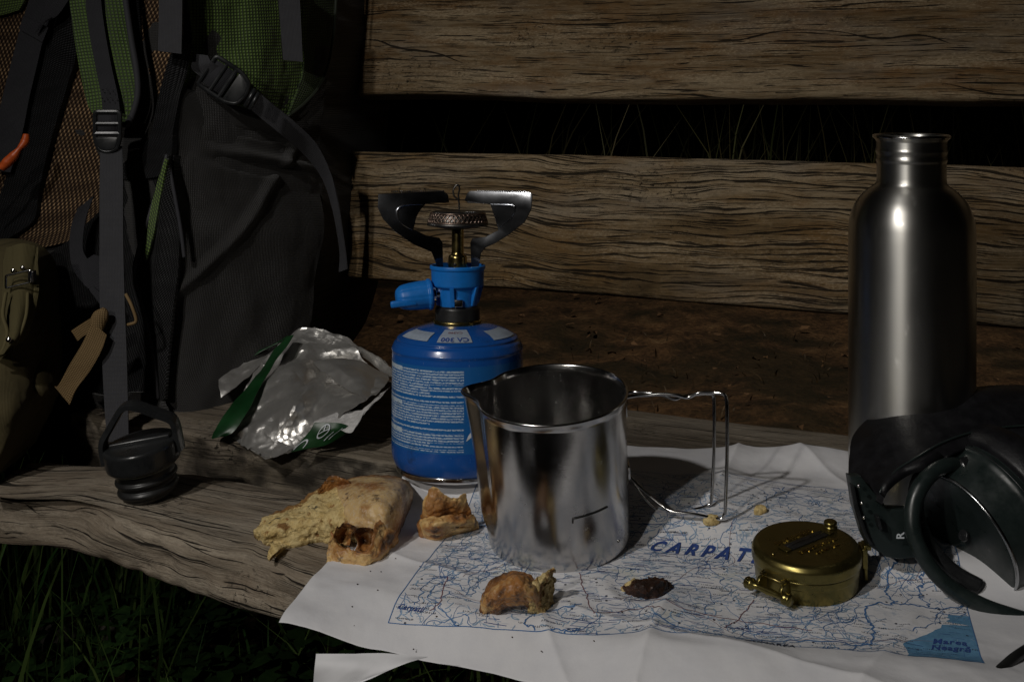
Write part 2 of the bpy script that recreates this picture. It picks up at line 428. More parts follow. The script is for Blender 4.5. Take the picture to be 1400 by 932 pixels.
M['pad'] = mat_simple('black_leatherette', (.006, .006, .0075), .48, 0, .40, 700, .25, .5, .0004)
M['canvas'] = mat_webbing('olive_canvas', (.085, .068, .030), (.135, .108, .052), .0011, .9)
M['canvas2'] = mat_webbing('olive_strap_canvas', (.10, .083, .035), (.16, .135, .065), .0010, .85)
M['chrome'] = mat_simple('polished_steel', (.62, .61, .60), .16, 1, .5, 200, .05, 0, rv=.06)
M['brass'] = mat_simple('brass', (.46, .36, .14), .26, 1, .5, 300, .15, .05, rv=.08)
M['gold'] = mat_simple('painted_gold_metal', (.25, .205, .070), .30, .95, .5, 500, .12, .15, .0001, rv=.06)
M['white_print'] = mat_simple('white_print', (.62, .66, .70), .5, 0, .4)
M['soot'] = mat_simple('soot_darkened_steel', (.09, .085, .08), .34, .9, .5, 250, .35, .2, .0002)
# ============================================================ setting: soil, grass
GZ = -0.42
def ground():
    xs = np.unique(np.concatenate([np.linspace(-60, -3, 24), np.linspace(-3, 4, 420), np.linspace(4, 60, 24)]))
    ys = np.unique(np.concatenate([np.linspace(-40, -.5, 20), np.linspace(-.5, 5, 330), np.linspace(5, 16, 90), np.linspace(16, 300, 30)]))
    X, Y = np.meshgrid(xs, ys)
    Z = GZ + .05 * fbm(X * .8, Y * .8, 0, 3, 5) + .018 * fbm(X * 5, Y * 5, 0, 4, 6) * (np.abs(X) < 6) + .012 * np.maximum(0, fbm(X * 16, Y * 16, 0, 3, 8)) * (np.abs(X) < 4)
    V = np.stack([X, Y, Z], -1).reshape(-1, 3)
    t = NT('forest_soil'); o = t.objc()
    n1 = t.noise(o, 9, 8, .7); n2 = t.noise(o, 70, 5, .7); n3 = t.noise(o, 2.2, 4, .6); v = t.vor(t.map(o, (1, 1, 1)), 60, out='Distance')
    c = t.ramp(t.m('ADD', t.m('MULTIPLY', n1, .6), t.m('MULTIPLY', n2, .4)), [(.38, (.012, .008, .005)), (.47, (.055, .031, .016)), (.56, (.115, .065, .032)), (.66, (.18, .12, .065))])
    c = t.mix(t.rng(n3, .48, .60, 0, .75), c, (.014, .013, .007))
    t.bump(t.m('ADD', n2, t.m('MULTIPLY', v, .5)), 1, .02)
    o_ = obj('ground', make_mesh('ground', V, grid_faces(len(ys), len(xs), flip=False), t.out(c, .95, 0, .2)))
    tag(o_, kind='structure')
ground()
def blade_mat(name, a, b):
    t = NT(name); f = t.attr('tone'); c = t.mix(f, a, b); return t.out(c, .6, 0, .3)
def grass(name, spots, n, hmin, hmax, wid, mat, lab, seed, lean=.5, segs=4, clump=0.0):
    rs = np.random.RandomState(seed); V = []; Fc = []; T = []; o = 0
    (x0, x1, y0, y1) = spots
    for i in range(n):
        x = rs.uniform(x0, x1); y = rs.uniform(y0, y1)
        if clump and float(fbm(x * 3, y * 3, 0, 2, seed)) < clump * rs.uniform(-1, .6): continue
        h = rs.uniform(hmin, hmax); a = rs.uniform(0, 2 * PI); l = rs.uniform(.1, lean) * h; w = wid * rs.uniform(.6, 1.3); fa = rs.uniform(0, PI)
        dx, dy = math.cos(fa) * w, math.sin(fa) * w; bend = rs.uniform(1.4, 2.8)
        z0 = GZ - .01; tn = rs.uniform(0, 1)
        for k in range(segs + 1):
            f = k / segs; cx = x + math.cos(a) * l * f ** bend; cy = y + math.sin(a) * l * f ** bend; cz = z0 + h * (f - .25 * (l / h) * f ** 2)
            ww = (1 - f ** 1.6) * .5 + .02
            V.append((cx - dx * ww, cy - dy * ww, cz)); V.append((cx + dx * ww, cy + dy * ww, cz)); T += [tn, tn]
            if k: Fc.append((o + 2 * k - 2, o + 2 * k - 1, o + 2 * k + 1, o + 2 * k))
        o += 2 * (segs + 1)
    me = make_mesh(name, V, np.array(Fc), mat, smooth=True, attrs={'tone': T})
    return tag(obj(name, me), lab, 'grass', kind='stuff')
gm1 = blade_mat('grass_green', (.030, .090, .016), (.13, .20, .05)); gm2 = blade_mat('grass_dry', (.075, .065, .03), (.04, .055, .018))
grass('grass', (-1.25, -.38, 1.0, 1.75), 950, .10, .40, .0045, gm1, 'green grass growing below the left end of the bench seat', 3, .6, 6, .3)
grass('dry_grass', (-3.5, 7, 4.0, 15), 34000, .20, .85, .009, gm2, 'dim tall grass standing far behind the bench', 4, .5, 3, .2)
grass('short_grass', (-.9, 3.2, 1.6, 4.6), 3800, .008, .035, .0045, blade_mat('dead_grass', (.018, .014, .008), (.07, .045, .022)), 'short dead grass scattered on the brown soil behind the bench', 5, 1.2, 3, .55)
grass('front_grass', (-.62, .1, .95, 1.5), 380, .05, .16, .004, gm1, 'low grass in the dark under the front edge of the seat', 6, 1.0, 4, .2)

def leafy_plants():
    rs = random.Random(4)
    t = NT('clover_leaf'); o = t.objc(); nn = t.noise(o, 60, 3, .6); lm = t.out(t.mix(t.rng(nn, .3, .7), (.015, .045, .012), (.045, .10, .022)), .55, 0, .35)
    V = []; Fc = []
    for i in range(260):
        x = rs.uniform(-.60, -.12); y = rs.uniform(1.12, 1.5); z = GZ + rs.uniform(.02, .10); s = rs.uniform(.010, .024); a = rs.uniform(0, 6.28)
        for k in range(3):
            b = a + k * 2.1; o_ = len(V)
            pts = [(0, 0), (.6, .45), (1.1, .42), (1.25, 0), (1.1, -.42), (.6, -.45)]
            ti = rs.uniform(-.3, .35)
            for (u, v) in pts:
                V.append((x + s * (u * math.cos(b) - v * math.sin(b)), y + s * (u * math.sin(b) + v * math.cos(b)), z + s * (u * ti + abs(v) * .35)))
            Fc.append(tuple(o_ + q for q in range(6)))
    tag(obj('clover', make_mesh('clover', V, Fc, lm)), 'dark green clover leaves on the ground under the seat', 'clover', kind='stuff')
leafy_plants()
def stone(px, py, r, lab, seed):
    Y = F * (EYE - GZ) / (py - HY); c = W(px, py, Y)
    bm = bmesh.new(); bmesh.ops.create_icosphere(bm, subdivisions=4, radius=1)
    v = np.array([tuple(q.co) for q in bm.verts]); fc = [tuple(q.index for q in f.verts) for f in bm.faces]; bm.free()
    d = 1 + .35 * fbm(v[:, 0] * 1.3 + seed, v[:, 1] * 1.3, v[:, 2] * 1.3, 4, seed)
    v = v * d[:, None] * np.array([r, r * .8, r * .55])
    o = obj('stone', make_mesh('stone', v, fc, M['stone'])); o.location = (c[0], c[1], GZ + r * .25); o.rotation_euler = (0, .2, seed)
    tag(o, lab, 'stone')
M['stone'] = mat_simple('grey_stone', (.14, .125, .105), .85, 0, .3, 60, .35, .8, .003)
stone(72, 880, .035, 'rounded stone in the grass below the left end of the seat, left of the other', 2)
stone(152, 862, .022, 'smaller grey stone in the grass below the seat, right of the rounded one', 5)
# leaf litter and clods on the soil behind the bench
def litter():
    rs = random.Random(9); V = []; Fc = []
    for i in range(500):
        x = rs.uniform(-1.2, 3.0); y = rs.uniform(1.45, 4.2); s = rs.uniform(.004, .016); a = rs.uniform(0, 6.28); o = len(V); z = GZ + .012 + rs.uniform(0, .02)
        e = rs.uniform(.25, .7)
        for q in range(6):
            b = q * PI / 3; u = math.cos(b) * s; v = math.sin(b) * s * e
            V.append((x + u * math.cos(a) - v * math.sin(a), y + u * math.sin(a) + v * math.cos(a), z + rs.uniform(-.4, .5) * s))
        Fc.append(tuple(range(o, o + 6)))
    tag(obj('leaf_litter', make_mesh('leaf_litter', V, Fc, mat_simple('dead_leaf', (.085, .048, .024), .8, 0, .3, 40, .6))), 'dead leaf bits strewn on the soil behind the bench', 'leaf litter', kind='stuff')
litter()

# ============================================================ the bench
bench_t = thing('wooden_bench', 'weathered plank bench with split grey seat and brown backrest boards', 'bench', (0, .9, 0))
def wood_field(a, b, style, seed):
    """returns (height m, crack 0..1, tone) for wood coordinates a (along), b (across), metres"""
    warp = .010 * fbm(a * 3.2, b * 7, 0, 3, seed) + .003 * fbm(a * 14, b * 30, 0, 3, seed + 1)
    if style == 'wavy': warp = warp * 1.7 + .010 * np.sin(a * 7 + 1.0) * (b / .12)
    bb = b + warp
    g = fbm(a * 5, bb * 150, 0, 3, seed + 2)
    g2 = fbm(a * 16, bb * 520, 0, 2, seed + 3)
    tone = fbm(a * 2.0, bb * 26, 0, 4, seed + 4)
    crack = np.zeros_like(a * b)
    layers = {'wavy': [(3.0, 48, .10, .10, 11, .02)],
              'seat': [(2.2, 26, .07, .08, 11, .10), (5, 60, .10, .10, 12, .22)],
              'top': [(1.4, 24, .05, .0, 11, .30)]}[style]
    for (fa, fb, wd, _, sd, th) in layers:
        n = vn(a * fa + .35 * vn(a * 25, bb * 40, 0, seed + sd + 3), bb * fb, 0, seed + sd)
        mask = sstep(th, th + .25, fbm(a * fa * 1.3, bb * fb * .35, 3.3, 2, seed + sd + 1))
        wj = wd * (1 + .6 * vn(a * 60, bb * 50, 0, seed + sd + 2))
        c = (1 - sstep(wj * .35, wj, np.abs(n))) * mask
        crack = np.maximum(crack, c * (1.0 if fb < 200 else .55))
    h = .00045 * g + .00022 * g2 + .0011 * tone
    return h, 0 * crack, tone
def plank(name, u0, u1, prof, mat, style, seed, step=.0022, bow=None, endfn=None, tilt=None, rough_edge=0.0, dirt=None):
    """prof: closed list of (v,z) (top first, rear->front going round); swept along u"""
    prof = np.array(prof); k = len(prof)
    d = np.linalg.norm(np.roll(prof, -1, 0) - prof, axis=1); s = np.concatenate([[0], np.cumsum(d)]); L = s[-1]
    m = int(L / step * .8); q = np.linspace(0, L, m, endpoint=False)
    pv = np.interp(q, s, np.append(prof[:, 0], prof[0, 0])); pz = np.interp(q, s, np.append(prof[:, 1], prof[0, 1]))
    cv, cz = prof[:, 0].mean(), prof[:, 1].mean()
    n = int((u1 - u0) / step); u = np.linspace(u0, u1, n)
    tv = np.roll(pv, -1) - np.roll(pv, 1); tz = np.roll(pz, -1) - np.roll(pz, 1); tl = np.hypot(tv, tz); nv, nz = -tz / tl, tv / tl
    if ((pv - cv) * nv + (pz - cz) * nz).mean() < 0: nv, nz = -nv, -nz
    A, B = np.meshgrid(u, q, indexing='ij')
    h, crack, tone = wood_field(A, B, style, seed)
    side = np.clip(1 - np.abs(nz), 0, 1)[None, :] if rough_edge else 0
    if rough_edge: h = h + side * rough_edge * fbm(A * 14, B * 40, 0, 5, seed + 40)
    Vv = pv[None, :] + nv[None, :] * h; Zz = pz[None, :] + nz[None, :] * h; Uu = A.copy()
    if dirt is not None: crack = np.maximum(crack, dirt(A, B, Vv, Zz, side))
    if bow is not None: dv, dz = bow(A, Vv, Zz); Vv = Vv + dv; Zz = Zz + dz
    if endfn is not None: Uu = endfn(A, Vv, Zz)
    X = BO[0] + Uu * BU[0] + Vv * BV[0]; Y = BO[1] + Uu * BU[1] + Vv * BV[1]
    V = np.stack([X, Y, Zz], -1).reshape(-1, 3); fc = grid_faces(n, m, wrap_m=True)
    # end caps: shrink rings toward the centre
    fl = [fc]; uv = np.stack([A, B], -1).reshape(-1, 2); cr = crack.ravel(); tn = tone.ravel()
    for e, off in ((0, 0), (1, (n - 1) * m)):
        ring = V[off:off + m]; c = ring.mean(0); o = len(V); rr = []
        for f in (.75, .45, .15, .0):
            rr.append(c + (ring - c) * f)
        V = np.concatenate([V] + rr)
        g = np.arange(m); prev = g + off
        for i in range(4):
            cur = g + o + i * m; a_ = np.stack([prev, np.roll(prev, -1), np.roll(cur, -1), cur], -1); fl.append(a_ if e else a_[:, ::-1]); prev = cur
        for f in (.75, .45, .15, .0):
            uv = np.concatenate([uv, np.stack([np.full(m, u0 - .3 + .01 * f), (q - L / 2) * f], -1)]); cr = np.concatenate([cr, np.full(m, .25)]); tn = np.concatenate([tn, np.zeros(m)])
    return part(bench_t, name, V, np.concatenate(fl), mat, uv=uv, attrs={'crack': cr, 'tone': tn})
def rprof(v0, v1, z0, z1, r):
    """rounded rectangle cross-section"""
    out = []
    rr = r if hasattr(r, '__len__') else (r, r, r, r)      # rear-top, front-top, front-bottom, rear-bottom
    for (cv, cz, a0, k) in ((v1 - rr[0], z1 - rr[0], 0, 0), (v0 + rr[1], z1 - rr[1], 90, 1), (v0 + rr[2], z0 + rr[2], 180, 2), (v1 - rr[3], z0 + rr[3], 270, 3)):
        for a in np.linspace(a0, a0 + 90, 7): out.append((cv + rr[k] * math.cos(math.radians(a)), cz + rr[k] * math.sin(math.radians(a))))
    # densify long runs
    res = []
    for i in range(len(out)):
        a, b = np.array(out[i]), np.array(out[(i + 1) % len(out)]); n = max(1, int(np.linalg.norm(b - a) / .006))
        for t in range(n): res.append(tuple(a + (b - a) * t / n))
    return res
# front seat plank: slopes towards the camera, ragged natural front edge, splintered left end
def bow_front(A, V, Z):
    dz = SLOPE * np.minimum(0, V + .235)
    ed = sstep(-.325, -.375, V)
    dv = ed * (np.interp(A, [-.5, -.26, -.15, -.05, .3], [.060, .018, .004, .024, .034]) + .004 * fbm(A * 5, 0, 0, 3, 71) + .006 * fbm(A * 22, Z * 30, 0, 3, 72))
    dz = dz - ed * .003 - .010 * sstep(-.272, -.238, V) * sstep(-.06, -.12, A) - .0015 * (1 + fbm(A * 3, V * 8, 0, 3, 73))
    # worn rounding at the left end
    lt = sstep(-.40, -.50, A); dz = dz - lt * .010
    return dv, dz
def end_front(A, V, Z):
    k = sstep(-.40, -.502, A)
    return A + k * ((V + .235) * -.28 - .022 + .010 * fbm(V * 40, Z * 30, 0, 4, 75) + .05 * sstep(-.33, -.40, V))
plank('seat_plank', -.505, .62, rprof(-.374, -.238, -.035, 0, (.006, .011, .010, .01)), M['seat'], 'seat', 21, .0022, bow_front, end_front, rough_edge=.007)
def bow_rear(A, V, Z):
    ed = sstep(-.198, -.217, V); return ed * (.007 * fbm(A * 9, 0, 0, 3, 61) + .004 * fbm(A * 40, Z * 40, 0, 3, 62)), -.0010 * (1 + fbm(A * 4, V * 9, 0, 3, 63))
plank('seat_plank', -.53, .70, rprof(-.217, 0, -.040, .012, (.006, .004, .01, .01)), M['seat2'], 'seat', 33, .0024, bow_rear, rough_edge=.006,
      dirt=lambda A, B, Vv, Zz, side: np.clip(.62 + 1.1 * fbm(A * 60, B * 90, 0, 4, 77), 0, .95) * sstep(.3, .8, side) * (Vv < -.15))  # dirt patches on the front face, also painting the gap's darkness into the colour
# backrest boards, leaning back
def board(v, z0, z1, th, lean):
    c, s = math.cos(lean), math.sin(lean); out = []
    for (a, b) in rprof(0, th, 0, (z1 - z0) / c, (.003, .004, .004, .003)):
        out.append((v + a * c + b * s, z0 + b * c - a * s))
    return out
LEAN = math.radians(13)
def bow_low(A, V, Z): return 0 * A, .003 * fbm(A * 2.2, 0, 0, 2, 81) * np.ones_like(Z)
def bow_top(A, V, Z): return 0 * A, .0035 * fbm(A * 6, 0, 0, 4, 83) * sstep(.32, .28, Z)
plank('backrest_plank', -.85, .62, board(.050, .0985, .2265, .030, LEAN), M['back_low'], 'wavy', 45, .0022, bow_low)
plank('backrest_plank', -.95, .66, board(.094, .284, .47, .034, LEAN), M['back_top'], 'top', 57, .0024, bow_top)
for u in (-.535, 1.0):
    b1 = box(0, 0, 0, .055, .035, .56, .004)
    c = bench(u, .145, .22); R = Matrix.Rotation(math.radians(-24), 3, 'Z') @ Matrix.Rotation(-LEAN, 3, 'X')
    part(bench_t, 'back_post', b1[0] @ np.array(R).T + c, b1[1], M['back_top'], uv=b1[0][:, :2] + .3)
    for v in (-.33, -.06) if u > 0 else ():
        b2 = box(0, 0, 0, .07, .07, .38, .005); part(bench_t, 'leg', b2[0] @ np.array(Matrix.Rotation(math.radians(-24), 3, 'Z')).T + bench(u, v, -.24), b2[1], M['seat2'], uv=b2[0][:, 1:] + .2)

# ============================================================ the map sheet
MO = P(380, 893)[:2]; ma = math.radians(-13.2)
ME1 = np.array([math.cos(ma), math.sin(ma)]); ME2 = np.array([-math.sin(ma), math.cos(ma)])
MW, MH = .455, .284
S0, S1, T0, T1 = .0607, .386, .016, .222
def SKEW(s, t): return .085 * np.maximum(t - .03, 0) * np.clip(1 - s / MW, 0, 1)
def st(px, py):
    d = P(px, py, .002)[:2] - MO; S, t = d @ ME1, d @ ME2
    s = S
    for i in range(8): s = S - SKEW(s, t)
    return np.array([s, t])
FLAT = [(625, 640, .052), (766, 738, .052), (1103, 795, .034), (1245, 700, .048), (705, 812, .03), (880, 806, .018), (610, 705, .026), (1330, 800, .05), (930, 760, .045), (1000, 768, .045)]
FLATW = [(P(a, b)[:2], r) for a, b, r in FLAT]
def map_xy(s, t):
    s = s + SKEW(s, t)
    x = MO[0] + s * ME1[0] + t * ME2[0]; y = MO[1] + s * ME1[1] + t * ME2[1]; return x, y
def map_z(s, t):
    s = np.asarray(s, float); t = np.asarray(t, float); x, y = map_xy(s, t)
    v = (x - BO[0]) * BV[0] + (y - BO[1]) * BV[1]
    base = .012 * sstep(-.262, -.226, v) + SLOPE * np.minimum(0, v + .235) + .0014 + .5 * DROOP(v)
    w = .0024 * np.maximum(0, fbm(s * 16, t * 16, 0, 3, 91) + .15) + .0008 * (1 + fbm(s * 45, t * 45, 0, 3, 92))
    # folds: ridge lines (s along, t)
    def ridge(a, b, c, h, wd): d = np.abs(a * s + b * t - c); return h * np.exp(-(d / wd) ** 1.0)
    w = w + ridge(1, -.10, .212, .0050, .010) + ridge(1, .55, .165, .0022, .005) + ridge(.35, 1, .098, .0016, .004)
    w = w + ridge(.25, 1, .205, .0015, .005) + ridge(1, -.4, .33, .0022, .007) + ridge(.9, .6, .43, .0022, .006)
    m = np.ones_like(s)
    for c, r in FLATW: m = m * sstep(r * .8, r * 1.35, np.hypot(x - c[0], y - c[1]))
    edge = .003 * sstep(.248, .284, t) * sstep(.14, .30, s) + .004 * sstep(.03, .0, t) * (1 + fbm(s * 9, 3, 0, 2, 93)) + .010 * sstep(.06, 0, s) * sstep(.05, 0, t)
    edge = edge + .006 * np.exp(-((s - .300) / .045) ** 2) * sstep(.24, .28, t)
    lip = -.010 * sstep(.03, -.002, t) * np.exp(-((s - .13) / .08) ** 2)
    return base + w * m + edge * m + lip
def map_pt(s, t, dz=0.0):
    s = np.asarray(s, float); t = np.asarray(t, float)
    s2 = s + .006 * sstep(.05, .0, t) * np.sin(s * 30 + 1) ; t2 = t + .004 * np.sin(s * 21 + .6) * sstep(.06, 0, t) - .003 * fbm(s * 6, 1, 0, 2, 95)
    x, y = map_xy(s, t2); return np.stack([x, y, map_z(s, t) + dz], -1)
map_t = thing('paper_map', 'wrinkled white paper with printed blue map, spread on the seat under the steel mug', 'map', (*map_xy(.2, .15), 0))
s_, t_ = np.meshgrid(np.linspace(0, MW, 330), np.linspace(0, MH, 270))
t_ = t_ - (1 - t_ / MH) * .036 * sstep(.04, .34, s_)
PM = map_pt(s_, t_)
cs, ct = st(537, 832)
def paper_mat():
    t = NT('map_paper'); uv = t.uv(); x, y, _ = t.sep(uv)
    inside = t.m('MULTIPLY', t.m('MULTIPLY', t.m('GREATER_THAN', x, S0), t.m('LESS_THAN', x, S1)), t.m('MULTIPLY', t.m('GREATER_THAN', y, T0), t.m('LESS_THAN', y, T1)))
    base = t.mix(t.rng(t.noise(uv, 40, 5, .6), .3, .7), (.66, .66, .69), (.74, .735, .75))
    # printed relief shading of the mountains (flat ink)
    arc = t.noise(t.map(uv, (22, 30, 1), (4, 2, 0), (0, 0, .4)), 1, 8, .75, .6); big = t.noise(t.map(uv, (7, 9, 1), (1.5, .2, 0)), 1, 3, .6)
    m1 = t.m('MULTIPLY', t.rng(arc, .50, .60), t.rng(big, .44, .58))
    fine = t.noise(t.map(uv, (220, 320, 1)), 1, 4, .8)
    m1 = t.m('MULTIPLY', m1, t.rng(fine, .42, .60))
    c = t.mix(t.m('MULTIPLY', m1, .85), base, (.19, .29, .42))
    gr = t.noise(t.map(uv, (30, 30, 1), (8, 8, 0)), 1, 5, .7); c = t.mix(t.m('MULTIPLY', t.rng(gr, .58, .66), .35), c, (.50, .52, .38))
    hatch = t.noise(t.map(uv, (90, 900, 1), (0, 0, 0), (0, 0, .08)), 1, 4, .75)
    c = t.mix(t.m('MULTIPLY', t.rng(hatch, .57, .66), .50), c, (.22, .27, .40))
    col = t.mix(inside, base, c)
    t.bump(t.noise(uv, 260, 4, .6), .25, .0006)
    return t.out(col, .72, 0, .3)
V, Fc, uv = solid_grid(PM, .00012); uvm = np.concatenate([np.stack([s_, t_], -1).reshape(-1, 2)] * 2)
part(map_t, 'sheet', V, Fc, paper_mat(), uv=uvm)
INK = {k: mat_simple(k + '_ink', c, .75, 0, .2, 400, .2) for k, c in dict(river_blue=(.075, .17, .36), deep_blue=(.035, .07, .24), black=(.03, .035, .06), road=(.20, .10, .11), sea=(.115, .26, .42), green=(.16, .22, .13), yellow=(.55, .53, .30)).items()}
def in_frame(p): return (p[:, 0] > S0) & (p[:, 0] < S1) & (p[:, 1] > T0) & (p[:, 1] < T1)
class Ink:
    def __init__(s): s.V = []; s.F = []; s.n = 0
    def line(s, pts, w, clip=True):
        pts = np.asarray(pts, float)
        d = np.gradient(pts, axis=0); l = np.maximum(np.linalg.norm(d, axis=1, keepdims=True), 1e-9); nn = np.stack([-d[:, 1], d[:, 0]], -1) / l
        ok = in_frame(pts) if clip else np.ones(len(pts), bool)
        ww = (np.asarray(w) * np.ones(len(pts)))[:, None] / 2
        s.V.append(pts + nn * ww); s.V.append(pts - nn * ww); k = len(pts)
        for i in range(k - 1):
            if ok[i] and ok[i + 1]: s.F.append((s.n + i, s.n + i + 1, s.n + k + i + 1, s.n + k + i))
        s.n += 2 * k
    def poly(s, V, F): s.V.append(np.asarray(V)); s.F += [tuple(i + s.n for i in f) for f in F]; s.n += len(V)
    def done(s, name, mat, dz=.00022, kind=None):
        p = np.concatenate(s.V); o = part(map_t, name, map_pt(p[:, 0], p[:, 1], dz), s.F, mat, smooth=False)
        if kind: o['kind'] = kind
        return o
rs = np.random.RandomState(11)
def meander(x0, y0, ang, L, wob=.5, step=.0011, attract=.06, seed=0):
    pts = [(x0, y0)]; a = ang
    for i in range(int(L / step)):
        a += rs.normal(0, wob) ; a += (ang - a) * attract
        x0 += step * math.cos(a); y0 += step * math.sin(a); pts.append((x0, y0))
    p = np.array(pts); k = np.ones(3) / 3
    if len(p) > 6:
        p[1:-1, 0] = np.convolve(p[:, 0], k, 'valid'); p[1:-1, 1] = np.convolve(p[:, 1], k, 'valid')
    return p
riv = Ink()
for i in range(150):
    x, y = rs.uniform(S0, S1), rs.uniform(T0, T1)
    p = meander(x, y, rs.uniform(0, 6.28), rs.uniform(.015, .07), .45); riv.line(p, np.linspace(.0003, rs.uniform(.0003, .0006), len(p)))
    for j in range(3):
        q = p[rs.randint(len(p))]; b = meander(q[0], q[1], rs.uniform(0, 6.28), rs.uniform(.006, .022), .5); riv.line(b, .00022)
# main rivers: through photo points
def mainriver(pix, w, jit=.0016):
    c = crom(np.array([st(*p) for p in pix]), 160); k = len(c)
    j = np.stack([fbm(np.arange(k) * .16, 1, 0, 3, 201 + k), fbm(np.arange(k) * .16, 9, 0, 3, 207)], -1) * jit * 2.2
    riv.line(c + j, w * .62)
    return c + j
mainriver([(655, 705), (672, 740), (690, 765), (640, 780), (600, 800), (588, 815), (610, 842), (625, 856)], .0010)
mainriver([(790, 830), (720, 845), (740, 862), (790, 858), (740, 868)], .0013)
mainriver([(560, 830), (600, 790), (640, 810), (660, 790), (700, 760)], .0008)
mainriver([(1222, 762), (1213, 800), (1222, 822), (1300, 828), (1368, 824)], .0016)
mainriver([(1270, 780), (1256, 800), (1266, 826)], .0011)
mainriver([(1222, 822), (1190, 830), (1185, 850), (1196, 862), (1182, 880), (1140, 884), (1060, 878), (990, 878), (940, 866), (890, 850)], .0017, .0022)
mainriver([(1182, 880), (1160, 900), (1130, 893), (1110, 905)], .0012)
mainriver([(1060, 670), (1120, 690), (1170, 700), (1190, 720)], .0009)
pb = Ink()
for i in range(3200):
    x, y = rs.uniform(S0, S1), rs.uniform(T0, T1)
    if float(fbm(x * 14, y * 14, 0, 2, 57)) < rs.uniform(-.35, .1): continue
    pb.line(meander(x, y, rs.choice([0, .2, PI - .2]) + rs.normal(0, .5), rs.uniform(.003, .012), .6), rs.choice([.0003, .0005, .0007]))
pb.done('relief_marks', mat_simple('pale_blue_ink', (.25, .36, .50), .75, 0, .2, 400, .2), .0002, kind='stuff')
riv.done('river_lines', INK['river_blue'], kind='stuff')
rd = Ink()
for i in range(14):
    x, y = rs.uniform(S0, S1), rs.uniform(T0, T1); rd.line(meander(x, y, rs.choice([0, .3, PI - .3, 1.2, -1.0]) + rs.normal(0, .2), rs.uniform(.03, .09), .16), .00026)
for pix in ([(790, 785), (800, 815), (812, 842)], [(812, 842), (880, 838), (905, 845)], [(860, 820), (930, 838), (990, 848), (1060, 858), (1110, 866)], [(1030, 822), (1008, 850), (990, 862)], [(585, 838), (600, 825), (612, 790)]):
    c = crom(np.array([st(*p) for p in pix]), 60); j = np.stack([vn(np.arange(60) * .25, 1), vn(np.arange(60) * .25, 5)], -1) * .0007; rd.line(c + j, .0006)
rd.done('road_lines', INK['road'], .00024, kind='stuff')
fr = Ink()
e = np.linspace(0, 1, 140)[:, None]
for a, b in (((S0, T0), (S1, T0)), ((S1, T0), (S1, T1)), ((S1, T1), (S0, T1)), ((S0, T1), (S0, T0))):
    fr.line(np.array(a) * (1 - e) + np.array(b) * e, .00055, False)
fr.done('map_frame', INK['river_blue'], .00028)
# place names too small to read: rows of pen-stroke sized marks, and town dots
nm = Ink()
for i in range(620):
    x, y = rs.uniform(S0, S1), rs.uniform(T0, T1); n = rs.randint(4, 13); h = rs.choice([.0008, .0010, .0013]); a = rs.normal(0.0, .05); cx = x
    for j in range(n):
        w = h * rs.uniform(.5, .8)
        k = rs.randint(3); y0 = y + (cx - x) * a
        if k == 0: nm.line(np.array([(cx, y0), (cx + w * .2, y0 + h), (cx + w * .8, y0 + h * .2)]), .00026)
        elif k == 1: nm.line(np.array([(cx + w * .1, y0), (cx + w * .7, y0 + h * .1), (cx + w * .6, y0 + h * .8), (cx, y0 + h * .7)]), .00026)
        else: nm.line(np.array([(cx, y0 + h * rs.uniform(.3, 1)), (cx + w * .8, y0 + h * .1)]), .0003)
        cx += h * .95
for i in range(130):
    x, y = rs.uniform(S0, S1), rs.uniform(T0, T1); a = np.linspace(0, 2 * PI, 8); nm.line(np.stack([x + .0005 * np.cos(a), y + .0005 * np.sin(a)], -1), .0005)
nm.done('place_names', INK['black'], .0003, kind='stuff')
hl = Ink()
for i in range(900):
    x, y = rs.uniform(S0, S1), rs.uniform(T0, T1)
    if float(fbm(x * 12, y * 12, 0, 2, 55)) < -.1: continue
    L = rs.uniform(.004, .016); p = np.array([(x, y), (x + L, y + L * rs.normal(0, .06))]); hl.line(p, rs.choice([.00025, .0004]))
hl.done('contour_marks', INK['deep_blue'], .00026, kind='stuff')
# the sea
sea = Ink()
coast = [(1240, 896), (1236, 905), (1243, 880), (1262, 868), (1285, 858), (1294, 843), (1300, 852), (1316, 856), (1349, 855)]
cc = np.array([st(*p) for p in [(1238, 912), (1243, 898), (1236, 886), (1243, 878), (1262, 869), (1280, 861), (1290, 849), (1295, 838), (1302, 850), (1320, 853), (1352, 855)]])
cc = crom(cc, 90); cc += .0007 * np.stack([vn(np.arange(90) * .5, 1), vn(np.arange(90) * .5, 4)], -1)
# strips from the coast to the right frame edge
cc[:, 0] = np.clip(cc[:, 0], S0, S1); cc[:, 1] = np.clip(cc[:, 1], T0, T1)
tt = np.linspace(T0, max(cc[:, 1]) , 60); k0 = len(sea.V); sv = []
order = np.argsort(cc[:, 1]); xs_ = np.interp(tt, cc[order, 1], cc[order, 0])
G = np.stack([np.stack([xs_ * (1 - f) + S1 * f, tt], -1) for f in np.linspace(0, 1, 14)], 1)
sea.poly(G.reshape(-1, 2), [tuple(q) for q in grid_faces(60, 14)])
sea.done('sea_area', INK['sea'], .0002)
def map_text(name, s, px, py, size, ang, mat, stretch=1.0, bold=0, shear=0, spacing=1, dz=.00045):
    V, Fc = text_geo(s, size, 0, bold, 'LEFT', spacing); o = st(px, py); c, n = math.cos(ang), math.sin(ang)
    x = V[:, 0] * stretch + V[:, 1] * shear; y = V[:, 1]
    p = np.stack([o[0] + x * c - y * n, o[1] + x * n + y * c], -1); part(map_t, name, map_pt(p[:, 0], p[:, 1], dz), Fc, mat, smooth=False)
map_text('title_lettering', 'CARPATI', 884, 752, .0165, -.09, INK['deep_blue'], .74, .0005, .25, 1.56)
map_text('sea_name_lettering', 'Marea', 1275, 881, .0076, .02, INK['deep_blue'], .82, .0002, .2, 1.15)
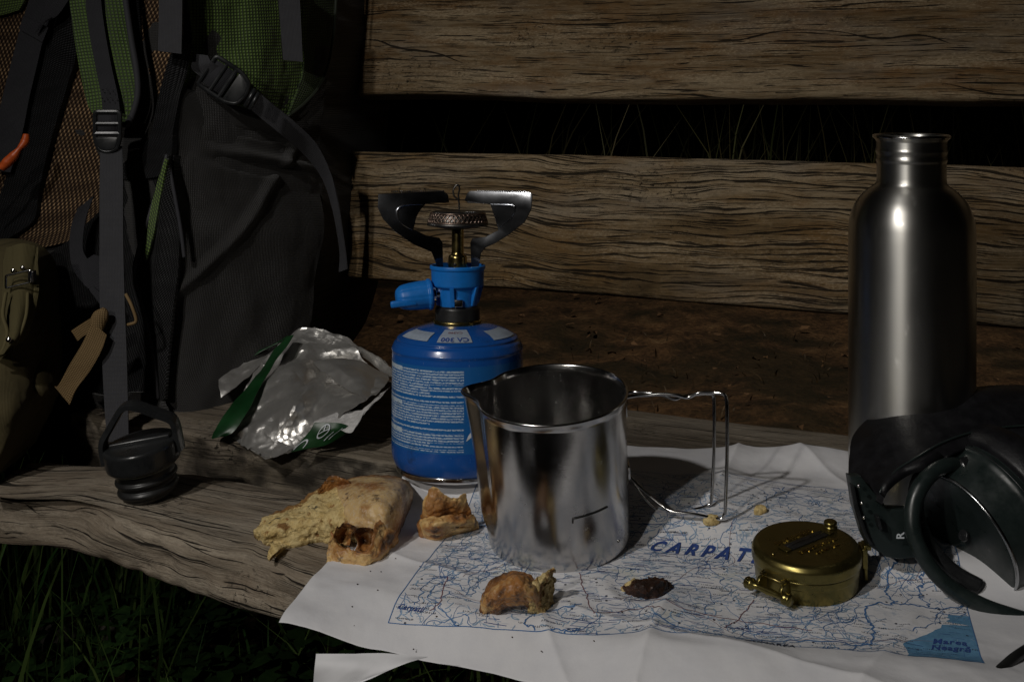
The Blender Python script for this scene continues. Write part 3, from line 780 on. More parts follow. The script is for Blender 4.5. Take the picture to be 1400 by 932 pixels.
map_text('sea_name_lettering', 'Neagră', 1273, 890, .0076, .02, INK['deep_blue'], .80, .0002, .2, 1.10)
map_text('map_lettering', 'Carpatii', 541, 834, .0058, -.10, INK['deep_blue'], .8, .0001, .2, 1.1)
map_text('map_lettering', 'DUNAREA', 1016, 889, .0060, .0, INK['black'], .9, .0001, .2, 1.1)
# the folded lower flap under the sheet's left corner
flap = thing('folded_paper_flap', 'white under-layer of folded paper hanging off the seat edge below the map corner', 'paper', tuple(P(470, 890)))
patch(flap, 'sheet', [[(432, 893, .632), (480, 893, .630), (530, 893, .628), (585, 897, .622)], [(430, 915, .628), (475, 914, .622), (508, 917, .620), (558, 905, .618)],
                      [(426, 960, .632), (440, 955, .625), (470, 945, .622), (478, 938, .620)]], mat_simple('plain_paper', (.70, .70, .72), .75, 0, .25, 90, .05, .2), 30, 30, .0002,
      disp=lambda a, b: .0006 * fbm(a * 60, b * 60, 0, 3, 5))

# ============================================================ things on the bench
def plane_rot(p, extra=0.0):
    """rotation that stands a thing upright on the seat surface at p, leaning `extra` rad more towards the camera"""
    v = (p[0] - BO[0]) * BV[0] + (p[1] - BO[1]) * BV[1]
    s = math.atan(SLOPE) if v < -.235 else 0
    return Matrix.Rotation(s + extra, 3, Vector((BU[0], BU[1], 0)))

# ---- gas stove
def build_stove():
    p = P(625, 640, .002)
    st_ = thing('camping_stove', 'blue gas cartridge with folding stove burner standing on the paper behind the steel mug', 'camping stove', tuple(p), Matrix.Rotation(math.radians(-3.2), 3, 'X')); st_.scale = (.976, .976, .93)
    prof = rounded([(0.0, .003), (.0435, .003), (.0468, .006), (.0493, .013), (.0495, .020), (.0495, .0895), (.0492, .0930), (.0500, .0950), (.0478, .1005), (.0455, .1020), (.0460, .1035), (.038, .1085), (.026, .1125), (.0175, .1142), (0, .1145)], [0, .001, .003, .004, .004, .002, .0015, .002, .003, .001, .002, .01, .01, .003, 0], 5)
    # resample for the label UV
    V, Fc = lathe(prof, 128)
    th = np.arctan2(V[:, 1], V[:, 0]) + PI / 2; th = (th + PI) % (2 * PI) - PI
    t = NT('printed_blue_cartridge'); x, y, z = t.sep(t.objc())
    ang = t.m('MULTIPLY', t.m('ARCTAN2', x, t.m('MULTIPLY', y, -1)), .0495)          # metres round the wall, 0 = front
    band = t.m('MULTIPLY', t.m('GREATER_THAN', z, .024), t.m('LESS_THAN', z, .0885))
    base = t.mix(band, (.009, .080, .33), (.014, .115, .35))
    LP = .00205
    row = t.m('FLOOR', t.m('DIVIDE', z, LP)); fr = t.m('FRACT', t.m('DIVIDE', z, LP))
    ln = t.m('MULTIPLY', t.m('GREATER_THAN', fr, .22), t.m('LESS_THAN', fr, .80))
    cx = t.n('ShaderNodeCombineXYZ'); t.put(cx.inputs[0], t.m('MULTIPLY', ang, 850)); t.put(cx.inputs[1], t.m('MULTIPLY', row, 7.3)); t.put(cx.inputs[2], t.m('MULTIPLY', fr, 2.2))
    wd = t.noise(cx.outputs[0], 1, 2, .6); words = t.rng(wd, .40, .50)
    def zr(a, b): return t.m('MULTIPLY', t.m('GREATER_THAN', z, a), t.m('LESS_THAN', z, b))
    gaps = t.m('ADD', zr(.0640, .0655), t.m('ADD', zr(.0605, .0620), t.m('ADD', zr(.0432, .0450), t.m('ADD', zr(.0395, .0412), zr(.0275, .0288)))))
    xm = t.m('MULTIPLY', t.m('GREATER_THAN', ang, -.0735), t.m('LESS_THAN', ang, .0070))
    zb = zr(.0255, .0865)
    short = t.m('MULTIPLY', t.m('GREATER_THAN', ang, -.018), t.m('ADD', zr(.0675, .0705), t.m('ADD', zr(.0455, .0475), t.m('ADD', zr(.030, .032), zr(.0735, .0750)))))
    mk = t.m('MULTIPLY', t.m('MULTIPLY', ln, words), t.m('MULTIPLY', xm, zb))
    mk = t.m('MULTIPLY', mk, t.m('SUBTRACT', 1, gaps, clamp=True)); mk = t.m('MULTIPLY', mk, t.m('SUBTRACT', 1, short, clamp=True))
    head = t.m('MULTIPLY', t.m('MULTIPLY', t.m('GREATER_THAN', ang, -.0735), t.m('LESS_THAN', ang, -.0450)), t.m('ADD', zr(.0835, .0862), t.m('ADD', zr(.0575, .0604), zr(.0365, .0394))))
    mk = t.m('MAXIMUM', t.m('MULTIPLY', mk, .9), t.m('MULTIPLY', head, t.rng(wd, .35, .42)))
    col = t.mix(mk, base, (.50, .60, .68))
    dirt = t.noise(t.objc(), 45, 5, .7); scr = t.noise(t.map(t.objc(), (900, 900, 120)), 1, 3, .7)
    col = t.mix(t.m('MULTIPLY', t.rng(dirt, .60, .72), .6), col, (.012, .03, .07))
    col = t.mix(t.m('MULTIPLY', t.rng(scr, .70, .74), .5), col, (.35, .42, .5))
    t.bump(t.noise(t.objc(), 120, 3, .5), .08, .0004)
    blue = t.out(col, t.rng(dirt, .3, .7, .16, .32), 0, .55, Coat_Weight=.25, Coat_Roughness=.12)
    body = part(st_, 'gas_cartridge', V, Fc, blue, world=False)
    V, Fc = lathe(rounded([(0.0, .0), (.0440, .0), (.0462, .0018), (.0462, .0050), (.0445, .0060)], .001), 96)
    part(body, 'base_rim', V, Fc, M['chrome'], world=False)
    def dome(a, f):          # point on the dome: angle, f = 0 (collar) .. 1 (shoulder)
        r = .0215 + (.0445 - .0215) * f; zz = np.interp(r, [.0175, .026, .038, .046, .0478], [.1142, .1125, .1085, .1037, .1000])
        return np.stack([r * np.sin(a), -r * np.cos(a), zz + .0006], -1)
    lab_m = mat_simple('pale_sticker', (.30, .35, .42), .45, 0, .4, 400, .15)
    for (a0, a1, f0, f1) in ((-1.25, -.50, .45, .93), (-.31, .30, .22, .95), (.72, 1.5, .4, .93)):
        a, f = np.meshgrid(np.linspace(a0, a1, 22), np.linspace(f0, f1, 14)); G = dome(a, f)
        part(body, 'sticker', G.reshape(-1, 3), grid_faces(14, 22), lab_m, world=False)
    def on_dome(V, size_u, size_v, c, f):
        return dome(c + V[:, 0] / .034, f + V[:, 1] / .026) + np.array([0, 0, .0003])
    V, Fc = text_geo('CV 300', .0060, 0, .00022, 'CENTER', 1.05); V[:, 0] *= -.90; V[:, 1] *= -1.05
    # upside down lettering: turned 180 degrees on the sticker
    part(body, 'sticker_lettering', on_dome(V * np.array([1, -1, 1]) * np.array([1, -1, 1]) , 0, 0, 0.0, .92), Fc, INK['deep_blue'], world=False, smooth=False)
    V, Fc = text_geo('CV360', .0044, 0, .0001, 'CENTER', 1.05); V[:, 0] *= -.9; V[:, 1] *= -1
    part(body, 'sticker_lettering', on_dome(V, 0, 0, 0.0, .50), Fc, INK['road'], world=False, smooth=False)
    # white leaf-shaped emblem on the wall
    def on_wall(V, a0, z0): a = a0 + V[:, 0] / .0495; return np.stack([.0498 * np.sin(a), -.0498 * np.cos(a), z0 + V[:, 1]], -1)
    for (pts) in ([(-.006, 0), (-.0045, .004), (-.002, .0075), (.0002, .0105), (-.0005, .006), (-.0015, .0035), (-.004, .0015)], [(.0022, -.0015), (.0008, .003), (.0015, .007), (.0045, .0115), (.0048, .007), (.0056, .0068), (.0052, .0025)]):
        V = np.array(pts); part(body, 'emblem', on_wall(V * 1.05, .30, .0335), [tuple(range(len(V)))], M['white_print'], world=False)
    # collar, gold ring, valve body
    V, Fc = lathe(rounded([(.0, .1135), (.0182, .1135), (.0182, .1165), (.0172, .1172)], .0008), 72); part(st_, 'gold_ring', V, Fc, M['brass'], world=False)
    V, Fc = lathe(rounded([(.0168, .1165), (.0170, .1172), (.0168, .1265), (.0150, .1285), (.006, .129)], .001), 64); part(st_, 'collar', V, Fc, M['rubber'], world=False)
    bl = mat_simple('blue_plastic', (.008, .155, .52), .38, 0, .5, 300, .12, .12, .0002)
    cup = lathe(rounded([(.0120, .1275), (.0150, .1275), (.0165, .1420), (.0198, .1440), (.0202, .1565), (.0212, .1572), (.0212, .1600), (.0194, .1602), (.0190, .1500), (.0, .1495)], .0012), 72)
    ribs = []
    for k in range(6):
        a = k * PI / 3 + .35; R = np.array([[math.cos(a), -math.sin(a), 0], [math.sin(a), math.cos(a), 0], [0, 0, 1]])
        v, f = plate([(.014, .1290), (.0165, .1290), (.0208, .1440), (.0150, .1440)], .0034, .0005); ribs.append((v @ R.T, f))
    V, Fc = merge(cup, *ribs); part(st_, 'valve_body', V, Fc, bl, world=False, sharp=40)
    V, Fc = lathe([(0, .1455), (.0180, .1455), (.0182, .1465), (0, .1468)], 40); 
    V, Fc = lathe(rounded([(0, .126), (.0138, .126), (.0138, .145), (0, .145)], .001), 40); part(st_, 'inner_valve', V, Fc, M['soot'], world=False)
    b = box(.0015, -.0168, .1318, .0062, .0022, .0058, .0006); part(st_, 'metal_clip', b[0], b[1], M['chrome'], world=False)
    # brass stem and knob to the left
    def along(p0, d, V):
        d = Vector(d).normalized(); R = d.to_track_quat('Z', 'Y').to_matrix(); return V @ np.array(R).T + np.array(p0)
    kd = (-.97, -.22, -.085); k0 = np.array([-.0130, -.006, .1385])
    V, Fc = lathe(rounded([(0, -.002), (.0042, -.002), (.0042, .0035), (.0065, .0035), (.0065, .006), (0, .006)], .0004), 32); part(st_, 'valve_stem', along(k0, kd, V), Fc, M['chrome'], world=False)
    def rf(r, z, th): return r * (1 + .045 * np.cos(th * 2 + .8) * sstep(.012, .030, z)) + (np.abs(((th * 9 / PI) % 2) - 1) > .86) * -.0004 * (r > .006)
    V, Fc = lathe(rounded([(0, .0058), (.0098, .0058), (.0122, .0070), (.0124, .0090), (.0112, .0100), (.0112, .0150), (.0106, .0240), (.0094, .0300), (.0060, .0335), (.0, .0342)], .0018), 72, rf)
    knob = part(st_, 'knob', along(k0, kd, V), Fc, bl, world=False, sharp=50)
    v, f = box(0, 0, 0, .0042, .0052, .020, .0014); part(knob, 'grip_ridge', along(k0 + np.array([-.026, -.0145, -.006]), kd, v), f, bl, world=False)
    # burner tube
    V, Fc = lathe(rounded([(0, .149), (.0072, .149), (.0072, .1665), (.0064, .1680), (.0050, .1685), (.0046, .1700), (.0046, .189), (.0042, .191), (0, .191)], .0006), 48); tb = part(st_, 'burner_tube', V, Fc, M['brass'], world=False)
    for a in (-.25, 1.6, 2.9, -1.9):
        V, Fc = lathe([(0, 0), (.0013, 0), (.0013, .0008), (0, .0008)], 16); part(tb, 'air_hole', along(np.array([.0069 * math.sin(a), -.0069 * math.cos(a), .161]), (math.sin(a), -math.cos(a), 0), V), Fc, M['rubber'], world=False)
    # burner head with pierced side band
    head = lathe(rounded([(.004, .1885), (.010, .1890), (.0232, .1915), (.0238, .1925), (.0232, .1938), (.0222, .1942), (.0206, .1995)], .0006), 96)
    top = lathe(rounded([(.0206, .1994), (.0196, .2022), (.0182, .2032), (.0, .2026)], .0012), 96)
    V, Fc = merge(head, top)
    hd = part(st_, 'burner_head', V, Fc, M['soot'], world=False)
    br = mat_simple('heated_steel', (.30, .22, .18), .36, 1, .5, 300, .3, .1)
    lat = []
    n = 40
    for k in range(n):
        for sgn in (1, -1):
            a = 2 * PI * k / n; q = []
            for f in np.linspace(0, 1, 5):
                aa = a + sgn * f * 2 * PI / n * 1.6; r = .0228 - .0022 * f; q.append((r * math.cos(aa), r * math.sin(aa), .1942 + .0074 * f))
            lat.append(tube(q, .00050, 4))
    for zz, rr in ((.1943, .0228), (.2015, .0207)): 
        a = np.linspace(0, 2 * PI, 64, endpoint=False); lat.append(tube(np.stack([rr * np.cos(a), rr * np.sin(a), zz + 0 * a], -1), .0006, 6, closed=True))
    V, Fc = merge(*lat); part(hd, 'pierced_band', V, Fc, br, world=False)
    # wire loop (igniter guard) over the head
    part(st_, 'wire_loop', *tube([(.001, .003, .2025), (.0005, .0025, .211), (-.003, .002, .215), (-.0035, .002, .220), (-.0005, .002, .224), (.0012, .002, .221), (.0003, .0025, .216), (.0008, .003, .212)], .0007, 8, 40), M['soot'], world=False)
    # pot supports: stamped plates, from the photograph's outline at 1/10 mm
    def sup(pts, name, rot, mat, ridge):
        q = [((x - 491) / 3.729 / F * .8845, (285 + 0 - y) / 3.729 / F * .8845 + .1915) for x, y in pts]
        v, f = plate(q, .0014, .0004)
        R = np.array(Matrix.Rotation(rot, 3, 'Z')); o = part(st_, name, v @ R.T, f, mat, world=False, sharp=30)
        rq = [((x - 491) / 3.729 / F * .8845, -.0009, (285 - y) / 3.729 / F * .8845 + .1915) for x, y in ridge]
        V, Fc = tube(np.array(rq), [.0002, .0008, .0009, .0008, .0002], 8, 30); part(o, 'pressed_ridge', V @ R.T, Fc, mat, world=False)
        # teeth on the top edge
        x0, x1 = (150, 420) if pts[0][0] < 400 else (600, 870)
        tt = []
        for x in np.arange(x0, x1, 9.5):
            b = box((x - 491) / 3.729 / F * .8845, 0, (285 - 99) / 3.729 / F * .8845 + .1915, .0009, .0016, .0012, .0002); tt.append(b)
        V, Fc = merge(*tt); part(o, 'teeth', V @ R.T, Fc, mat, world=False)
    smir = mat_simple('blued_steel', (.36, .37, .40), .20, 1, .5, 120, .25, .12, .0004, rv=.1)
    sup([(80, 113), (200, 108), (415, 98), (440, 120), (446, 160), (325, 166), (295, 200), (275, 240), (262, 302), (325, 335), (395, 350), (412, 375), (415, 505), (385, 505), (355, 425), (260, 382), (165, 312), (105, 245), (78, 185)], 'pot_support', .22, smir,
        [(310, 170), (220, 172), (178, 195), (180, 240), (215, 280), (255, 305)])
    sup([(545, 108), (560, 99), (880, 101), (893, 112), (888, 190), (852, 260), (765, 330), (700, 372), (640, 402), (618, 430), (606, 505), (566, 505), (560, 375), (572, 352), (645, 342), (712, 305), (695, 250), (668, 168), (548, 162), (527, 150)], 'pot_support', -.30, smir,
        [(660, 168), (730, 170), (790, 172), (800, 190), (780, 235), (720, 290)])
    return st_
build_stove()

# ---- steel mug
def build_mug():
    p = P(765, 736, .0016)
    mg = thing('steel_mug', 'polished steel measuring mug with pouring spout and folding wire handle standing on the map', 'mug', tuple(p), plane_rot(p, math.radians(4.5)))
    H = .0995; SA = math.radians(166)       # spout direction
    def body(r0, zz):
        th = np.linspace(0, 2 * PI, 200, endpoint=False)
        d = (th - SA + PI) % (2 * PI) - PI
        pk = sstep(.010, .020, zz)
        f = np.clip((zz - .010) / (H - .010), 0, 1)
        amp = pk * (.0046 + .0062 * f ** 1.6); wdt = .34 - .13 * f
        b = amp * np.exp(-np.abs(d / wdt) ** 2.2)
        pin = -.0016 * pk * np.exp(-((np.abs(d) - wdt * 1.95) / .16) ** 2)
        r = r0 + b + pin
        return np.stack([r * np.cos(th), r * np.sin(th), np.full_like(th, zz) + 0 * th], -1)
    outer = rounded([(.0, .0), (.036, .0), (.0462, .0005), (.0468, .012), (.0472, .060), (.0478, .0955), (.0492, .0985), (.0500, .0998), (.0494, .1010), (.0480, .1004), (.0466, .0965), (.0458, .060), (.0452, .014), (.0395, .0022), (.0, .0018)],
                    [0, .002, .012, .01, .02, .004, .001, .0008, .0008, .001, .004, .02, .01, .008, 0], 6)
    # densify wall
    prof = [outer[0]]
    for a, b in zip(outer[:-1], outer[1:]):
        n = max(1, int(np.linalg.norm(np.array(b) - np.array(a)) / .004))
        for k in range(1, n + 1): prof.append(np.array(a) + (np.array(b) - np.array(a)) * k / n)
    rings = []
    for (r, z) in prof:
        g = body(r, z)
        if r < .03: g[:, 0] = r * np.cos(np.linspace(0, 2 * PI, 200, endpoint=False)); g[:, 1] = r * np.sin(np.linspace(0, 2 * PI, 200, endpoint=False))
        rings.append(g)
    G = np.array(rings)
    t = NT('mug_steel'); o = t.objc()
    sc = t.noise(t.map(o, (60, 60, 2200)), 1, 4, .7); sm = t.noise(o, 35, 5, .65); spot = t.noise(o, 160, 3, .7)
    rough = t.m('ADD', t.rng(sm, .35, .65, .14, .24), t.m('MULTIPLY', t.rng(spot, .6, .7), .10))
    col = t.mix(t.rng(sm, .3, .75, 0, .5), (.54, .53, .52), (.42, .41, .40))
    t.bump(t.m('ADD', t.m('MULTIPLY', sc, .5), t.noise(o, 28, 2, .5)), .05, .0012)
    steel = t.out(col, rough, 1, .5)
    bd = part(mg, 'body', G.reshape(-1, 3), grid_faces(len(prof), 200, wrap_m=True), steel, world=False)
    # stamped measuring mark (dark stroke) on the wall
    a = np.linspace(math.radians(-80), math.radians(-50), 14); q = [(.0474 * math.cos(x), .0474 * math.sin(x), .0385 + .0010 * k / 13) for k, x in enumerate(a)]
    q = [(q[0][0] - .0002, q[0][1], q[0][2] - .0028)] + [tuple(np.array(q[0]) + np.array([0, 0, -.0006]))] + q
    part(bd, 'level_mark', *tube(q, .00050, 6), M['rubber'], world=False)
    for (x, z) in ((math.radians(-38), .012),):
        V, Fc = lathe([(0, 0), (.0010, 0), (.0008, .0006), (0, .0008)], 12)
        part(bd, 'rivet', V @ np.array(Matrix.Rotation(PI / 2, 3, 'Y')).T + np.array([.0470 * math.cos(x), .0470 * math.sin(x), z]), Fc, M['chrome'], world=False)
    # wire handle: two wires crossing, seen to the right
    def hw(px, py, dy):        # photograph position to local coordinates with depth offset dy behind the mug axis
        w = W(px, py, p[1] + dy) - np.array(p); R = np.array(mg.rotation_euler.to_matrix()); return tuple(w @ R)
    w1 = [hw(846, 545, .006), hw(868, 541, .005), hw(885, 540, .004), hw(905, 538.5, .002), hw(925, 540, 0), hw(940, 543, 0), hw(955, 537, -.002), hw(975, 536.5, -.004), hw(986, 537.5, -.006), hw(992, 542, -.007), hw(994, 560, -.008), hw(994, 620, -.008), hw(992, 690, -.008), hw(990, 704, -.008), hw(983, 709, -.007), hw(950, 703, -.004), hw(920, 699, 0), hw(905, 691, .004), hw(880, 670, .010), hw(862, 652, .014), hw(850, 640, .016)]
    w2 = [hw(846, 538, .022), hw(868, 536, .020), hw(885, 537, .016), hw(905, 540, .012), hw(922, 545.5, .009), hw(932, 542, .010), hw(950, 539, .012), hw(968, 538, .013), hw(975, 541, .014), hw(976.5, 560, .014), hw(976, 620, .014), hw(973, 680, .014), hw(970, 689, .014), hw(955, 695, .014), hw(930, 699, .014), hw(900, 697, .016), hw(880, 680, .018), hw(862, 656, .022), hw(850, 642, .024)]
    V, Fc = merge(tube(w1, .00120, 10, 220), tube(w2, .00110, 10, 200)); part(mg, 'wire_handle', V, Fc, M['chrome'], world=False)
    for (zz) in ((.083), (.040)):
        b = box(.0482, .012, zz, .0018, .014, .009, .0006); part(mg, 'handle_bracket', b[0], b[1], M['chrome'], world=False)
build_mug()

# ---- steel bottle without its cap
def build_bottle():
    p = P(1246, 700, .001); k = p[1] / F
    bt = thing('steel_bottle', 'tall brushed steel water bottle without cap standing behind the headphones', 'bottle', tuple(p))
    hgt = W(0, 188, p[1])[2] - p[2]
    def z(py): return W(0, py, p[1])[2] - p[2]
    def r(px): return px * k
    prof = rounded([(0, .0015), (r(70), .0), (r(81), .002), (r(83), .010), (r(83), z(320)), (r(82), z(300)), (r(74), z(277)), (r(60), z(261)), (r(46.5), z(252)), (r(45.5), z(244)), (r(45.5), z(222)), (r(46.8), z(219)), (r(46.8), z(216)), (r(45.8), z(213)), (r(46.3), z(209)), (r(47.2), z(206)), (r(46.4), z(203)), (r(46.5), z(192)), (r(50), z(189)), (r(51), z(186.5)), (r(50), z(184)), (r(46), z(184.5)), (r(44), z(190)), (r(43), z(240)), (r(40), z(250)), (r(78), z(300)), (r(80), .006), (0, .006)],
                   [0, .002, .004, .004, .02, .012, .012, .010, .004, .001, .001, .001, .001, .001, .001, .001, .001, .001, .001, .001, .001, .001, .002, .004, .003, .01, .004, 0], 6)
    pr = [prof[0]]
    for a, b in zip(prof[:-1], prof[1:]):
        n = max(1, int(np.linalg.norm(np.array(b) - np.array(a)) / .006))
        for q in range(1, n + 1): pr.append(np.array(a) + (np.array(b) - np.array(a)) * q / n)
    V, Fc = lathe(pr, 144)
    t = NT('brushed_steel'); o = t.objc()
    br = t.noise(t.map(o, (25, 25, 2600)), 1, 3, .6); sm = t.noise(o, 18, 4, .6)
    col = t.mix(t.rng(sm, .35, .7), (.60, .59, .56), (.46, .45, .42))
    t.bump(br, .05, .0004)
    tg = t.n('ShaderNodeTangent'); tg.direction_type = 'RADIAL'; tg.axis = 'Z'
    steel = t.out(col, t.m('ADD', t.rng(sm, .3, .7, .33, .42), t.m('MULTIPLY', t.rng(t.noise(t.map(o, (1, 1, .5), (.2, .3, 0)), 70, 5, .7), .58, .72), .16)), 1, .5, Anisotropic=.75, Anisotropic_Rotation=.25, Coat_Weight=.5, Coat_Roughness=.16); t.nt.links.new(tg.outputs[0], t.b.inputs['Tangent'])
    bd = part(bt, 'body', V, Fc, steel, world=False)
    V, Fc = lathe([(r(50), z(188.8)), (r(51.6), z(187.6)), (r(51.6), z(185.8)), (r(50), z(184.6)), (r(48), z(185)), (r(48), z(188))] + [(r(50), z(188.8))], 96)
    part(bt, 'mouth_rim', V, Fc, M['chrome'], world=False)
    v, f = lathe([(0, 0), (.0011, .0), (.0009, .0004), (0, -.0003)], 14)
build_bottle()

# ---- bottle cap lying on the seat
def build_cap():
    p = P(205, 676, .001)
    cp = thing('bottle_cap', 'black screw cap with a pointed loop handle standing on the bare wood', 'bottle cap', tuple(p), (math.radians(5), math.radians(-9), .1))
    k = p[1] / F
    V, Fc = lathe(rounded([(0, .0), (.0165, .0), (.0195, .003), (.0195, .0045), (.0215, .0055), (.0222, .0075), (.0210, .0095), (.0198, .0102), (.0202, .0125), (.0224, .0140), (.0224, .0160), (.0206, .0172), (.0204, .0215), (.0215, .0235), (0, .0235)], .0011, 4), 96)
    part(cp, 'threaded_plug', V, Fc, M['rubber'], world=False)
    V, Fc = lathe(rounded([(0, .0235), (.0225, .0235), (.0262, .0250), (.0268, .0275), (.0268, .0385), (.0258, .0405), (.0215, .0408), (.0, .0408)], .0016, 5), 96)
    def sh(V): return V
    part(cp, 'cap_body', V, Fc, M['plastic'], world=False)
    V, Fc = lathe(rounded([(.0202, .0228), (.0236, .0228), (.0240, .0240), (.0236, .0250), (.0202, .0250)], .0004, 3), 80)
    part(cp, 'seal_ring', V, Fc, mat_simple('translucent_ring', (.10, .11, .09), .3, 0, .6), world=False)
    # angular carrying loop
    def strap_sweep(path, w, th):
        path = crom(np.array(path), 60) if False else np.array(path); k_ = len(path); Vv = []
        T = np.gradient(path, axis=0); T /= np.linalg.norm(T, axis=1, keepdims=True)
        wv = np.array([.10, 1.0, 0]); wv /= np.linalg.norm(wv)
        for i in range(k_):
            n = np.cross(T[i], wv); n /= np.linalg.norm(n)
            for (a, b) in ((-.5, -.35), (-.35, -.5), (.35, -.5), (.5, -.35), (.5, .35), (.35, .5), (-.35, .5), (-.5, .35)): Vv.append(path[i] + wv * a * w + n * b * th)
        f = grid_faces(k_, 8, wrap_m=True); fl = [tuple(q) for q in f] + [tuple(range(8))[::-1], tuple(range((k_ - 1) * 8, k_ * 8))]
        return np.array(Vv), fl
    out = rounded([(-.0262, .030), (-.0262, .046), (-.0075, .0690), (.0, .0695), (.0262, .0535), (.0275, .046), (.0275, .030)], [.003, .005, .0035, .0035, .006, .004, .003], 6)
    V, Fc = strap_sweep([(a, .0, b) for a, b in out], .0125, .0046); part(cp, 'loop_handle', V, Fc, M['plastic'], world=False, sharp=40)
    b = box(.0, .0, .0418, .044, .0060, .0035, .0012); part(cp, 'cross_rib', b[0], b[1], M['plastic'], world=False)
build_cap()

# ---- compass
def build_compass():
    p = P(1103, 796, .0012); k = p[1] / F; R0 = 73 * k
    cmp_ = thing('brass_compass', 'closed round lensatic compass in dull gold lying on the map beside the headphones', 'compass', tuple(p), plane_rot(p, math.radians(1.0)))
    s = R0 / .0320
    V, Fc = lathe(np.array(rounded([(0, 0), (.0285, 0), (.0300, .0015), (.0305, .0100), (.0307, .0105), (.0308, .0150), (.0, .0150)], .0010, 4)) * s, 96); base = part(cmp_, 'case', V, Fc, M['gold'], world=False)
    V, Fc = lathe(np.array(rounded([(.0308, .0150), (.0318, .0153), (.0321, .0168), (.0321, .0215), (.0302, .0242), (.0280, .0248), (.0, .0248)], .0014, 5)) * s, 120)
    lid = part(cmp_, 'lid', V, Fc, M['gold'], world=False)
    zt = .0249 * s
    A = math.radians(33)          # direction of the sighting slot
    u = np.array([math.cos(A), math.sin(A)]); n = np.array([-u[1], u[0]])
    def L(a, b, z=0): q = u * a + n * b; return (q[0] * s, q[1] * s, zt + z)
    RZ = Matrix.Rotation(A, 3, 'Z')
    v, f = box(0, 0, 0, .0320 * s, .0070 * s, .0014, .0004, R=RZ); part(lid, 'sighting_slot', v + np.array(L(0.001, .0015, .0)), f, M['rubber'], world=False)
    for a in (-.0165, .0195):
        v, f = box(0, 0, 0, .0040 * s, .0078 * s, .0010, .0003, R=RZ); part(lid, 'slot_end', v + np.array(L(a, .0015, .0007)), f, M['gold'], world=False)
    v, f = tube([L(-.0145, .0016, .0012), L(.0180, .0016, .0012)], .00018, 6); part(lid, 'sighting_wire', v, f, M['chrome'], world=False)
    def word(w, size, a, b, sp):
        V, Fc = text_geo(w, size, .00028, .00012, 'CENTER', sp); q = np.stack([V[:, 0], V[:, 1]], -1)
        x = a * s + q[:, 0]; y = b * s + q[:, 1]
        P3 = np.stack([x * u[0] + y * n[0], x * u[1] + y * n[1], zt + V[:, 2] + .0002], -1)
        part(lid, 'raised_lettering', P3, Fc, M['brass'], world=False, smooth=False)
    word('ENGINEER', .0052, -.001, .0072, 1.35); word('DIRECTIONAL', .0043, .002, -.0085, 1.15); word('COMPASS', .0040, .004, -.0140, 1.15)
    # rear knob
    V, Fc = lathe(np.array(rounded([(0, 0), (.0040, 0), (.0044, .0010), (.0036, .0018), (.0042, .0032), (.0036, .0044), (0, .0046)], .0005, 3)) * s, 28); part(lid, 'lid_stud', V + np.array(L(.0262, .0045, -.0002)), Fc, M['gold'], world=False)
    V, Fc = lathe(np.array([(0, 0), (.0010, 0), (.0010, .0006), (.0005, .0010), (0, .0011)]) * s, 12); part(lid, 'rivet', V + np.array(L(-.0262, .0012, .0)), Fc, M['brass'], world=False)
    # hinge at the front left: two cheeks with a turned thumb spool
    HA = math.radians(222); hu = np.array([math.cos(HA), math.sin(HA), 0]); hn = np.array([-hu[1], hu[0], 0])
    for sg in (-1, 1):
        v, f = plate([(-.002, -.0055), (.0058, -.0040), (.0066, .0015), (.0040, .0040), (-.002, .0050)], .0022, .0005)
        R = np.stack([hu, hn, [0, 0, 1]], 1); part(cmp_, 'hinge_cheek', (v * s) @ R.T + hu * .0318 * s + hn * sg * .0078 * s + np.array([0, 0, .0105 * s]), f, M['gold'], world=False)
    q = [(-.0155, 0), (-.0155, .0030), (-.0145, .0036), (-.0132, .0030), (-.0125, .0036), (-.0108, .0036), (-.0100, .0022), (-.006, .0017), (0, .0024), (.006, .0017), (.0100, .0022), (.0108, .0036), (.0125, .0036), (.0132, .0030), (.0145, .0036), (.0155, .0030), (.0155, 0)]
    V, Fc = lathe([(b, a) for a, b in q], 28); Rr = np.array(Vector(hn).to_track_quat('Z', 'Y').to_matrix())
    part(cmp_, 'thumb_spool', (V * s) @ Rr.T + hu * .0385 * s + np.array([0, 0, .0095 * s]), Fc, M['gold'], world=False)
    V, Fc = tube([tuple(hu * .030 * s + hn * -.0085 * s + np.array([0, 0, .0165 * s])), tuple(hu * .0350 * s + hn * -.008 * s + np.array([0, 0, .0160 * s])), tuple(hu * .0355 * s + hn * .006 * s + np.array([0, 0, .0160 * s])), tuple(hu * .030 * s + hn * .0075 * s + np.array([0, 0, .0165 * s]))], .0005, 8); part(cmp_, 'hinge_wire', V, Fc, M['brass'], world=False)
    # clasp on the right
    CA = math.radians(-2); cu_ = np.array([math.cos(CA), math.sin(CA), 0]); cn = np.array([-cu_[1], cu_[0], 0]); R = np.stack([cu_, cn, [0, 0, 1]], 1)
    for (a, b, z, sx, sy, sz, nm_) in ((.0335, .0, .0165, .0032, .0110, .0120, 'clasp'), (.0345, -.001, .0065, .0022, .0040, .0090, 'clasp_lever'), (.0355, .0, .0225, .0044, .0080, .0030, 'clasp_cap')):
        v, f = box(0, 0, 0, sx * s, sy * s, sz * s, .0006); part(cmp_, nm_, v @ R.T + cu_ * a * s + cn * b * s + np.array([0, 0, z * s]), f, M['gold'], world=False)
build_compass()
